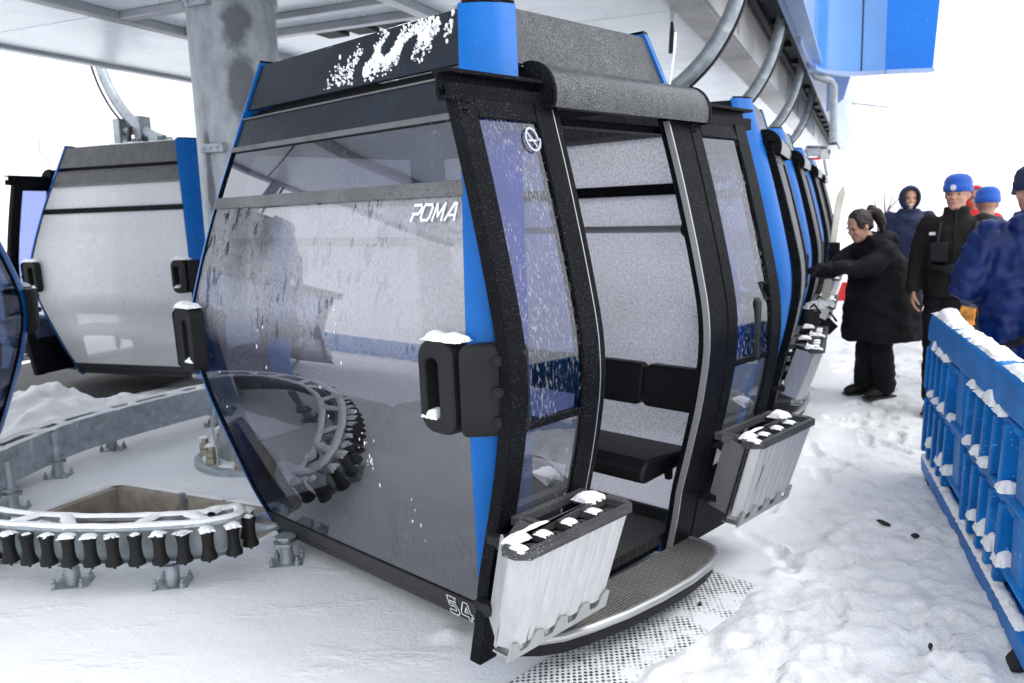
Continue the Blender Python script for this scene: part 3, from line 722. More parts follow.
def place(o, px, py, head, z=ZB):
    """stand a cabin so that the door-side edge of its near post top is over (px, py); heading in degrees right of +Y"""
    a = rad(90 - head); lu = Vector((math.cos(a), math.sin(a), 0)); lv = Vector((math.sin(a), -math.cos(a), 0))
    loc = Vector((px, py, 0)) + lu * .39 - lv * .78
    o.location = (loc.x, loc.y, z); o.rotation_euler = (0, 0, a)
place(c2, 1.65, 5.61, 22.5)
G = 'gondola cabins queued at the station'
for (px, py, hd, lab) in ((2.60, 7.82, 23.6, 'third gondola cabin in the queue, beyond the second one, with ski gear in its rack'),
                          (3.79, 10.63, 23.6, 'fourth gondola cabin in the queue, beside the woman in the long black coat'),
                          (4.93, 13.35, 23.6, 'farthest gondola cabin at the head of the queue, mostly hidden')):
    c = copy_tree(c2); place(c, px, py, hd); c['label'] = lab
def swap(root, name, old, new):
    for k in KIDS[root.name]:
        o = bpy.data.objects[k]
        if o.name.startswith(name) and o.data and o.data.materials and o.data.materials[0] == M[old]:
            o.data = o.data.copy(); o.data.materials[0] = M[new]
c6 = copy_tree(c1); c6['label'] = 'snow-frosted gondola cabin on the far side of the steel column'
a6 = math.atan2(-.94, -.34); c6.rotation_euler = (0, 0, a6); c6.location = (-3.45, 8.35, .16)
swap(c6, 'end_window', 'glass_far', 'glass_snow'); swap(c6, 'upper_window', 'glass_far', 'glass_snow')
for k in list(KIDS[c6.name]):
    o = bpy.data.objects[k]
    if o.name.startswith(('roof_panel', 'upper_panel')): o.data = o.data.copy(); o.data.materials[0] = M['wet']
mb = MB(); mb.box((0, .20, 2.44 - ZB), (.16, .09, .34)); mb.box((0, .46, 2.44 - ZB), (.16, .09, .32)); mb.box((0, .33, 2.36 - ZB), (.12, .2, .07)); mb.tube([(0, .2, 2.48 - ZB), (0, .46, 2.48 - ZB)], .045, 10)
mb.build('clamp_block', M['galv'], c6, bevel=.012)
c0 = copy_tree(c1); c0['label'] = 'gondola cabin cut off by the left picture edge, only its blue edge in view'
c0.rotation_euler = (0, 0, rad(-90 - 8)); c0.location = (-4.32, 4.75, ZB)
for k in list(KIDS[c0.name]):
    o = bpy.data.objects[k]
    if o.name.startswith(('end_window', 'back_window', 'upper_window')): o.data = o.data.copy(); o.data.materials[0] = M['glass_blue']
MB.flip = False

# ------------------------------------------------------------------ ground: one snow sheet to the horizon
def axis(lo, hi, step, far):
    a = list(np.arange(lo, hi + step / 2, step)); d = step; x = hi; r = []
    while x < far: d *= 1.35; x += d; r.append(x)
    d = step; x = lo; l = []
    while x > -far: d *= 1.35; x -= d; l.append(x)
    return np.array(l[::-1] + a + r)
def axis2(lo, segs, far):
    a = [lo]
    for hi, st in segs:
        while a[-1] < hi: a.append(a[-1] + st)
    d = .035; x = a[-1]; r = []
    while x < far: d *= 1.35; x += d; r.append(x)
    d = .035; x = lo; l = []
    while x > -far: d *= 1.35; x -= d; l.append(x)
    return np.array(l[::-1] + a + r)
gx = axis2(-5.5, [(-.1, .035), (2.9, .019), (5.6, .035)], 600); gy = axis2(1.4, [(4.4, .019), (9.0, .035)], 600)
PIT = (Vector((-2.50, 4.93)), Vector((.905, -.425)).normalized(), 1.5, .62)      # far-left corner, along, length, depth towards camera
def berm(x, y):
    h = 0
    for (bx, by, r, a) in ((-3.75, 6.5, .5, .17), (-3.3, 6.9, .45, .13), (-3.6, 6.0, .4, .10), (-4.2, 6.6, .6, .2), (-2.8, 7.05, .4, .06)):
        d2 = ((x - bx) ** 2 + (y - by) ** 2) / r ** 2
        if d2 < 6: h += a * math.exp(-d2 * 1.6)
    if h > .01:
        h *= 1 + .45 * noise.noise(Vector((x * 5, y * 5, 3))) + .22 * noise.noise(Vector((x * 12, y * 12, 3)))
    return h
prints = []
for k in range(70):
    q_ = random.uniform(.6, 9); w_ = random.uniform(-.9, 1.0)
    p_ = W(q_, .75 - .30 * q_ + w_ * .55) if q_ > 1.5 else W(q_, .9 + w_ * .4)
    prints.append((p_.x, p_.y, random.uniform(0, 6.28), random.uniform(.014, .03)))
mounds = [(2.1, 3.6, .35, .04), (1.9, 2.9, .3, .035), (1.75, 3.95, .25, .025), (-.28, 2.93, .06, .03)]
def height(x, y):
    u, v = UV(x, y)
    h = .008 * noise.noise(Vector((x * 1.3, y * 1.3, 0))) + .003 * noise.noise(Vector((x * 7, y * 7, 1)))
    k = min(1, max(0, (v - .30 + .10 * noise.noise(Vector((x * 2.2, y * 2.2, 9)))) / .10)) if (x * sW.y - y * sW.x) > -1.2 else 0
    if k > 0:
        n1 = noise.noise(Vector((x * 2.6, y * 2.6, 4))); n2 = noise.noise(Vector((x * 7.5, y * 7.5, 5))); n3 = noise.noise(Vector((x * 19, y * 19, 6)))
        n4 = 1 - abs(noise.noise(Vector((x * 4.2, y * 4.2, 8)))) * 2.2
        n5 = noise.noise(Vector((x * 24, y * 24, 7))); n6 = abs(noise.noise(Vector((x * 11, y * 8, 12)))); fp = max(0, noise.noise(Vector((x * 5.2, y * 3.6, 21))) - .18)
        h += k * (.020 + .008 * n1 + .010 * n2 + .011 * n3 + .004 * n4 + .009 * n5 + .018 * n6 - .075 * fp)
    if -7 < x < -2 and 5 < y < 8.5: h += berm(x, y)
    if -1.1 < u < 1.9 and -.1 < v < .5: h *= min(1, max(0, (v - .33 + .05 * noise.noise(Vector((x * 6, y * 6, 3)))) / .06)) if u < 1.45 else 1
    if x > .6:
        for (bx, by, an, dp) in prints:
            dx, dy = x - bx, y - by
            if abs(dx) < .25 and abs(dy) < .25:
                a_ = dx * math.cos(an) + dy * math.sin(an); b_ = -dx * math.sin(an) + dy * math.cos(an)
                w2 = .052 - .016 * math.cos(a_ * 18); q_ = (a_ / .15) ** 2 + (b_ / w2) ** 2
                if q_ < 2.4: h += dp * (-1 if q_ < 1 else .45 * (2.4 - q_) / 1.4 - 1 * max(0, 1.25 - q_) * 4)
    for (bx, by, r, a) in mounds:
        d2 = ((x - bx) ** 2 + (y - by) ** 2) / r ** 2
        if d2 < 5: h += a * math.exp(-d2 * 1.5) * (1 + .5 * noise.noise(Vector((x * 12, y * 12, 2))))
    return h
verts = np.zeros((len(gx) * len(gy), 3)); trod = np.zeros(len(verts)); speck = np.zeros(len(verts))
ny = len(gy); i = 0
pc, pa, pl, pd = PIT; pb = Vector((-pa.y, pa.x)) * -1
for ix, x in enumerate(gx):
    for iy, y in enumerate(gy):
        X, Y = x, y
        z = height(x, y) if (-8 < x < 9 and 0 < y < 14) else 0
        if -3 < x < -.9 and 3.6 < y < 5.4:
            d = Vector((x, y)) - pc; a = d.dot(pa); b = d.dot(pb); m = .027
            if -m < a < pl + m and -m < b < pd + m:
                e = [a, pl - a, b, pd - b]; j = int(np.argmin(e))
                if e[j] < m:                       # pull the edge row onto the rim line
                    a2 = min(max(a, 0), pl); b2 = min(max(b, 0), pd)
                    if j == 0: a2 = 0
                    elif j == 1: a2 = pl
                    elif j == 2: b2 = 0
                    else: b2 = pd
                    q = pc + pa * a2 + pb * b2; X, Y = q.x, q.y; z += .012
                else: z = -.75
        u, v = UV(x, y)
        e_ = v - .30 + max(0, u - 1.5) * .30 + .22 * noise.noise(Vector((x * 1.7, y * 1.7, 31))) + .08 * noise.noise(Vector((x * 6, y * 6, 32)))
        if -1.5 < u < 14 and e_ > 0: trod[i] = min(1, e_ / .25) * min(1, .34 + .16 * max(0, u - .6))
        if -2.3 < x < .3 and 2.6 < y < 3.9:
            q = abs((y - 3.26) - .42 * (x + 1.05)); speck[i] = .8 * max(0, 1 - q / .10) * (1 if x < -.55 else 0)
        if x > 1.2 and u > 1: speck[i] = .25
        verts[i] = (X, Y, z); i += 1
me = bpy.data.meshes.new('snow_ground')
fs = [(ix * ny + iy, (ix + 1) * ny + iy, (ix + 1) * ny + iy + 1, ix * ny + iy + 1) for ix in range(len(gx) - 1) for iy in range(ny - 1)]
me.from_pydata(verts.tolist(), [], fs); me.materials.append(M['ground'])
for nm, arr in (('trod', trod), ('speck', speck)):
    at = me.attributes.new(nm, 'FLOAT', 'POINT'); at.data.foreach_set('value', arr.astype(np.float32))
me.shade_smooth()
ground = bpy.data.objects.new('snow_ground', me); COL.objects.link(ground); tag(ground, kind='structure')
# concrete lining of the pit
mb = MB()
for (a0, b0, a1, b1) in ((0, .03, pl, .03), (.03, 0, .03, pd), (pl - .03, 0, pl - .03, pd), (0, pd - .03, pl, pd - .03)):
    p = pc + pa * a0 + pb * b0; q = pc + pa * a1 + pb * b1
    mb.bar((p.x, p.y, -.36), (q.x, q.y, -.36), .055, .72)
pit = mb.build('concrete_pit', M['concrete'], smooth=0); tag(pit, kind='structure')
mb = MB(); p = pc + pa * .62 + pb * .075; mb.box((p.x, p.y, -.08), (.03, .03, .24), Matrix.Rotation(-.44, 3, 'Z')); tag(mb.build('wall_clip', M['galv']), 'small galvanised clip on the rim of the concrete pit', 'clip')
# flat dark sheet on the ground under the far cabin
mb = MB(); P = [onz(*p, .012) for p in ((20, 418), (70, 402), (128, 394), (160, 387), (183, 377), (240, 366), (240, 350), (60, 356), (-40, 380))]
mb.add([tuple(p) for p in P], [tuple(range(len(P)))]); bare = mb.build('dark_patch', M['dark'], smooth=0); tag(bare, kind='structure'); bare.location.z += .01  # bare is the flat dark sheet
# perforated plate along the step
mb = MB(); NU, NV = 40, 8
mb.grid(lambda a, b: (-.9 + 2.25 * a, -(.04 + .34 * b), 0.0), NU, NV)
g = mb.build('perforated_plate', M['grate'], smooth=0); g.location = W(0, 0, .006); g.rotation_euler = (0, 0, rzu); tag(g, kind='structure')

# ------------------------------------------------------------------ roller guide rail round the column
def resample(P, step):
    L = [0]
    for a, b in zip(P, P[1:]): L.append(L[-1] + (b - a).length)
    n = int(L[-1] / step); out = []
    for k in range(n):
        s = L[-1] * k / n; j = np.searchsorted(L, s, 'right') - 1; t = (s - L[j]) / max(1e-9, L[j + 1] - L[j]); out.append(P[j].lerp(P[j + 1], t))
    return out
loop = [(-1.27, 3.60), (-1.225, 3.49), (-1.27, 3.425), (-1.42, 3.375), (-1.70, 3.355), (-2.05, 3.385), (-2.40, 3.48), (-2.74, 3.64), (-3.05, 3.92), (-3.20, 4.35), (-3.18, 4.85), (-3.12, 5.32), (-2.98, 5.68), (-2.72, 6.15), (-2.48, 6.48), (-2.1, 6.70), (-1.6, 6.72)]
LP = catmull([Vector((x, y, 0)) for x, y in loop], closed=False)
rail = empty('roller_rail', (-1.7, 3.4, 0), 0, 'snow-topped galvanised guide rail ringed with black rollers beneath the cabins', 'guide rail')
RO = Vector((-1.7, 3.4, 0))
def at(p, z=0): q = p - RO; return Vector((q.x, q.y, z))
def frame(P, i, closed=True):
    t = (P[min(i + 1, len(P) - 1)] - P[max(i - 1, 0)]).normalized(); return t, Vector((t.y, -t.x, 0))      # outward normal for a clockwise-free loop
PT = resample(LP, .05); nP = len(PT)
cen = Vector((-2.1, 4.9, 0))
sgn = 1 if (PT[0] - cen).dot(frame(PT, 0)[1]) > 0 else -1
mb = MB()
def strip(o0, o1, z0, z1):
    vs = []
    for i in range(nP):
        n = frame(PT, i)[1] * sgn
        vs += [at(PT[i] - n * o0, z0), at(PT[i] - n * o1, z0), at(PT[i] - n * o1, z1), at(PT[i] - n * o0, z1)]
    mb.add(vs, [(4 * i + k, 4 * i + (k + 1) % 4, 4 * (i + 1) + (k + 1) % 4, 4 * (i + 1) + k) for i in range(nP - 1) for k in range(4)] + [(3, 2, 1, 0), tuple(4 * (nP - 1) + k for k in range(4))])
strip(.0, .045, .298, .315); strip(.125, .160, .298, .315); strip(.06, .07, .14, .298); strip(.02, .10, .135, .143)
k = 0
for i in range(0, nP, 6):                                   # slanted cross pieces leave the trapezoid openings
    n = frame(PT, i)[1] * sgn; j = min(max(0, i + (2 if k % 2 else -1)), nP - 1); n2 = frame(PT, j)[1] * sgn; k += 1
    mb.bar(at(PT[i] - n * .03, .306), at(PT[j] - n2 * .14, .306), .05, .016)
mb.build('frame', M['galv'], rail)
mb = MB(); 
def sstrip(o0, o1, z, h):
    nn = 5; vs = []
    for i in range(nP):
        n = frame(PT, i)[1] * sgn
        for q in range(nn + 1):
            a = q / nn; hh = h * math.sin(PI * a) ** .5 * (1 + .5 * noise.noise(Vector((PT[i].x * 8, PT[i].y * 8, q)))) ; vs.append(at(PT[i] - n * (o0 + (o1 - o0) * a + .006 * noise.noise(Vector((PT[i].x * 11, PT[i].y * 11, o0 * 50)))), z + max(-.002, hh)))
    m = nn + 1
    mb.add(vs, [(m * i + q, m * i + q + 1, m * (i + 1) + q + 1, m * (i + 1) + q) for i in range(nP - 1) for q in range(nn)])
sstrip(-.003, .046, .314, .012); sstrip(.122, .165, .314, .012)
k = 0
for i in range(0, nP, 6):
    n = frame(PT, i)[1] * sgn; j = min(max(0, i + (2 if k % 2 else -1)), nP - 1); n2 = frame(PT, j)[1] * sgn; k += 1
    a = at(PT[i] - n * .03, .315); b = at(PT[j] - n2 * .14, .315); d = (b - a).normalized()
    snowcap(mb, (a + b) / 2, d, Vector((-d.y, d.x, 0)), (0, 0, 1), (b - a).length + .06, .06, .013, 8, i)
q = mb.build('snow_cover', M['snowy'], rail); q['kind'] = 'stuff'
RP = resample(LP, .098); first = None
for i in range(len(RP)):
    n = frame(RP, i)[1] * sgn
    loc = at(RP[i] + n * .016, .152)
    if first is None:
        mb = MB(); mb.lathe([(.028, 0), (.036, .003), (.036, .014), (.028, .034), (.0245, .068), (.026, .105), (.031, .122), (.031, .132), (.026, .136)], n=14)
        mb.lathe([(.006, -.016), (.006, .0)], n=8)
        first = mb.build('roller', M['rubber'], rail, smooth=50); first.location = loc
        mb = MB(); snowcap(mb, (0, 0, 0), (1, 0, 0), (0, 1, 0), (0, 0, 1), .066, .066, .014, 8, 3); q = mb.build('snow_cover', M['snowy'], first); q['kind'] = 'stuff'; fs0 = q; q.location.z = .133
    else:
        o = first.copy(); COL.objects.link(o); o.location = loc; o.rotation_euler.z = random.uniform(0, 6)
        q = fs0.copy(); q.parent = o; COL.objects.link(q); q.scale = (random.uniform(.6, 1.05),) * 2 + (random.uniform(.3, 1.2),)
legs = [(-1.56, 3.46), (-2.03, 3.50), (-2.50, 3.80), (-1.10, 3.66), (-2.98, 5.12), (-2.93, 5.75), (-2.4, 6.35), (-2.9, 4.5)]
for x, y, hh_ in [(a, b, .30 if (a, b) != (-1.10, 3.66) else .12) for a, b in legs]:
    mb = MB(); c = at(Vector((x, y, 0)))
    mb.lathe([(.032, -.02), (.032, .13)], c, 14); mb.lathe([(.026, .128), (.026, max(hh_, .131))], c, 14); mb.lathe([(.06, .095), (.06, .107)], c, 6); mb.lathe([(.05, .125), (.05, .135)], c, 6)
    mb.box((c[0], c[1], .0), (.15, .12, .010), Matrix.Rotation(.15, 3, 'Z'))
    for (a, b) in ((-.06, -.045), (.06, -.045), (-.06, .045), (.06, .045)): mb.lathe([(.013, .0), (.013, .028), (.006, .03), (.006, .045)], (c[0] + a, c[1] + b, 0), 6)
    mb.build('support_leg', M['galv'], rail)
mb = MB()
for i in range(nP):                                          # closed side plate on the straight, left part
    p = PT[i]
    if p.x < -2.2 and p.y > 4.3 and p.y < 6.62:
        n = frame(PT, i)[1] * sgn; q = PT[min(i + 1, nP - 1)]; n2 = frame(PT, min(i + 1, nP - 1))[1] * sgn
        mb.bar(at(p - n * .162, .205), at(q - n2 * .162, .205), .012, .21)
mb.build('side_plate', M['galv'], rail)

# ------------------------------------------------------------------ column
px, py = -1.72, 5.45
col = empty('steel_column', (px, py, 0), 0, 'thick stained galvanised steel column on a bolted round flange', 'column')
mb = MB(); mb.lathe([(.33, .03), (.305, .10), (.283, .35), (.276, .8), (.272, 3.2)], n=48); mb.build('shaft', M['pole'], col, smooth=60)
mb = MB(); mb.lathe([(.47, .0), (.47, .035), (.46, .04), (.30, .041)], n=40); mb.build('base_flange', M['galv'], col)
mb = MB(); mb.lathe([(.29, 2.955), (.29, 3.06)], n=48); mb.build('collar', M['galv'], col)
for k in range(10):
    a = 2 * PI * k / 10 + .2; mb = MB(); c = (.395 * math.cos(a), .395 * math.sin(a), 0)
    mb.lathe([(.045, .04), (.045, .05)], c, 12); mb.lathe([(.042, .05), (.042, .09)], c, 6); mb.lathe([(.042, .094), (.040, .125), (.024, .126), (.024, .17)], c, 6)
    mb.build('anchor_bolt', M['bolt'], col)
mb = MB(); 
for k in range(10):
    a = 2 * PI * k / 10 + .2; snowcap(mb, (.395 * math.cos(a), .395 * math.sin(a), .168), (1, 0, 0), (0, 1, 0), (0, 0, 1), .07, .07, .014, 8, k)
for k in range(16):
    a = 2 * PI * k / 16; snowcap(mb, (.345 * math.cos(a), .345 * math.sin(a), .041), (-math.sin(a), math.cos(a), 0), (math.cos(a), math.sin(a), 0), (0, 0, 1), .15, .14, .014, 8, k)
q = mb.build('snow_cover', M['snowy'], col); q['kind'] = 'stuff'
for z, aa in ((2.06, -1.9), (2.93, -2.0), (2.06, -.4)):
    mb = MB(); c = (.285 * math.cos(aa), .285 * math.sin(aa), z); R_ = Matrix.Rotation(aa + PI / 2, 3, 'Z')
    mb.box(c, (.17, .05, .055), R_)
    for q in (-.05, 0, .05): mb.tube([(c[0] + math.cos(aa + PI / 2) * q + math.cos(aa) * .02, c[1] + math.sin(aa + PI / 2) * q + math.sin(aa) * .02, z), (c[0] + math.cos(aa + PI / 2) * q + math.cos(aa) * .034, c[1] + math.sin(aa + PI / 2) * q + math.sin(aa) * .034, z)], .009, 6)
    mb.build('bracket', M['galv'], col, bevel=.004)
mb = MB(); mb.tube([(-.22, -.32, .16), (-.25, -.30, .30), (-.20, -.27, .5), (-.2, -.22, .9)], .008, 6); mb.tube([(-.22, -.32, .16), (-.215, -.34, .02)], .010, 6); mb.build('cable', M['galv'], col)

# ------------------------------------------------------------------ station canopy
can = empty('station_canopy', (0, 0, 0), 0, 'pale panelled station roof with steel girder and blue end cover over the cabins', 'station roof')
ZC = 3.08
def tbox(mb, s0, s1, t0, t1, z0, z1):
    c = T((s0 + s1) / 2, (t0 + t1) / 2, (z0 + z1) / 2); mb.box(c, (t1 - t0, s1 - s0, z1 - z0), Matrix.Rotation(-PHI, 3, 'Z'))
tl = -6.42
tcuts = [tl, -4.85, -2.95, -1.33]; scuts = [.6, 2.6, 4.45, 6.45, 9.0, 12, 15, 19, 24, 30]
for i in range(3):
    for j in range(len(scuts) - 1):
        mb = MB(); tbox(mb, scuts[j] + .006, scuts[j + 1] - .006, tcuts[i] + .006, tcuts[i + 1] - .006, ZC, ZC + .05); mb.build('ceiling_panel', M['panel'], can, bevel=.004)
mb = MB()
for i in (1, 2): tbox(mb, .6, 30, tcuts[i] - .05, tcuts[i] + .05, ZC - .06, ZC - .002)
for s_ in (4.47, 5.46, 2.6): tbox(mb, s_ - .045, s_ + .045, tcuts[1] + .05, tcuts[2] - .05, ZC - .055, ZC - .002)
tbox(mb, 5.02, 5.08, tcuts[1] + .05, tcuts[2] - .05, ZC - .045, ZC - .002)
tbox(mb, .6, 30, tl - .10, tl, ZC - .03, ZC + .10)
mb.build('ceiling_frame', M['panelframe'], can, bevel=.006)
mb = MB()
for a, b in ((5.55, -4.0), (5.55, -3.72), (5.55, -3.44)): tbox(mb, a, a + .22, b, b + .19, ZC - .04, ZC + .002 - .006)
mb.build('vent', M['dark'], can)
mb = MB(); tbox(mb, .6, 30, tl - .05, -1.3, ZC + .12, ZC + .25); mb.build('roof_deck', M['panelframe'], can)
mb = MB(); tbox(mb, 3.5, 30, -1.33, -1.29, 3.045, 3.5); tbox(mb, 3.5, 30, -1.29, -1.085, 3.04, 3.06); tbox(mb, 3.5, 30, -1.085, -1.05, 3.045, 3.52); 
mb.build('girder', M['steel'], can)
mb = MB(); tbox(mb, 3.5, 30, -1.05, -.70, 3.50, 3.54); tbox(mb, 3.5, 30, -.98, -.93, 3.40, 3.50); tbox(mb, 3.5, 30, -.78, -.74, 3.36, 3.50)
for k in range(18): tbox(mb, 4 + k * 1.3, 4.25 + k * 1.3, -.92, -.8, 3.44, 3.5)
mb.build('cable_track', M['dark'], can)
for k in range(9):
    mb = MB(); tbox(mb, 5.2 + k * 2.4, 5.22 + k * 2.4, -1.053 + .003, -1.03, 3.08, 3.4); mb.build('girder_plate', M['steel'], can)
# fascia on the platform side and the cover end that flares out over the platform
mb = MB(); s = 3.2
for k in range(14): tbox(mb, 3.2 + k * 1.9, 5.085 + k * 1.9, -.70, -.64, 3.27, 3.9); tbox(mb, 3.2 + k * 1.9, 5.085 + k * 1.9, -.638, -.50, 3.255, 3.30)
mb.build('fascia', M['cover'], can)
prof = []
for k in range(13):
    a = PI / 2 * k / 12; prof.append((11.55 - .95 * (math.cos(a)), -.46 + .62 * (1 - math.cos(a)) * 0 + .55 * math.sin(a) * 0 + .62 * (math.sin(a)) ** 1.0 * 0 + .62 * (1 - math.cos(a))))
arc = [(9.0, -.62), (9.7, -.615), (10.1, -.61)]
for k in range(15):
    a = PI / 2 * k / 14; arc.append((10.35 + 1.0 * math.sin(a), -.60 + .80 * (1 - math.cos(a))))
arc += [(11.42, .42), (11.55, .74)]
def coverfn(a, b, nz=6):
    return a
mb = MB(); nA = len(arc)
def cov(mb, i0, i1, th):
    vs = []; rows = 8
    for r in range(rows + 1):
        z = 3.19 + 1.9 * r / rows
        for i in range(i0, i1 + 1):
            s_, t_ = arc[i]; lean = .10 * (r / rows)
            vs.append(T(s_ + th, t_ - th * .2 + (lean if i > nA - 3 else 0), z))
    m = i1 - i0 + 1
    return vs, [(r * m + i, r * m + i + 1, (r + 1) * m + i + 1, (r + 1) * m + i) for r in range(rows) for i in range(m - 1)]
def covsolid(i0, i1, mat, name):
    mb = MB(); v1, f1 = cov(mb, i0, i1, 0); v2, f2 = cov(mb, i0, i1, .06); n = len(v1); m = i1 - i0 + 1
    fs = f1 + [tuple(x + n for x in f[::-1]) for f in f2]
    b = [i for i in range(m)] + [r * m + m - 1 for r in range(1, 9)] + [8 * m + i for i in range(m - 2, -1, -1)] + [r * m for r in range(7, 0, -1)]
    fs += [(b[i], b[(i + 1) % len(b)], b[(i + 1) % len(b)] + n, b[i] + n) for i in range(len(b))]
    mb.add(v1 + v2, fs); return mb.build(name, mat, can, smooth=40)
covsolid(0, 5, M['cover'], 'cover_panel'); covsolid(5, nA - 6, M['coversheen'], 'cover_panel'); covsolid(nA - 6, nA - 3, M['coversheen'], 'cover_panel'); covsolid(nA - 3, nA - 1, M['coverblue'], 'cover_panel')
mb = MB()
for (a, b) in zip(arc[4:], arc[5:]): mb.bar(T(a[0], a[1], 3.165), T(b[0], b[1], 3.165), .10, .045)
mb.build('cover_lip', M['cover'], can)
mb = MB(); q = arc[nA - 6]; mb.bar(T(q[0] - .005, q[1], 3.19), T(q[0] - .005, q[1], 5.1), .012, .012); mb.build('cover_seam', M['dark'], can)
# the lower cover farther on
mb = MB(); pr = [(-.50, 2.85), (-.46, 2.85), (-.28, 3.0), (-.2, 3.3), (-.2, 4.0), (-.50, 4.0)]
mb.prism(pr, lambda a, b, h: T(h, a, b), 12.3, 20); mb.build('far_cover', M['cover'], can)
mb = MB(); mb.tube([onY(809, 58, 10.2), onY(811, 70, 10.2), onY(816, 76, 10.2), onY(831, 81, 10.2), onY(834, 86, 10.2), onY(833, 142, 10.2)], .045, 10); mb.build('conduit_pipe', M['galv'], can)
mb = MB(); p = onz(672, 22, ZC); mb.tube([tuple(p), (p[0], p[1], ZC - .10), (p[0], p[1], ZC - .24)], [.012, .022, .030], 8); tag(mb.build('ceiling_lamp', M['hose']), 'small dark stick lamp hanging from the station ceiling panel', 'lamp')
mb = MB(); a = onY(852, 103, 13); b = onY(888, 107, 13); mb.tube([tuple(a), tuple(b)], .018, 6); tag(mb.build('stay_cable', M['galv']), 'thin cable reaching out from the far end of the station cover', 'cable')
# signal gear at the far end
sg = empty('signal_mast', onY(822, 156, 16), 0, 'small cluster of signal boxes hanging at the far end of the station', 'signal mast'); O = Vector(onY(822, 156, 16))
for (x, y, w, h, m) in ((812, 152, .28, .16, 'galv'), (824, 154, .22, .2, 'aluside'), (812, 159, .3, .05, 'red'), (831, 150, .2, .18, 'white')):
    p = Vector(onY(x, y, 16)) - O; mb = MB(); mb.box(p, (w, .15, h)); mb.build('signal_box', M[m], sg, bevel=.02)
mb = MB(); mb.tube([Vector(onY(824, 160, 16.1)) - O, Vector(onY(827, 176, 16.1)) - O], .035, 8); mb.tube([Vector(onY(806, 147, 16.1)) - O, Vector(onY(838, 148, 16.1)) - O], .03, 8); mb.build('mast_tube', M['galv'], sg)

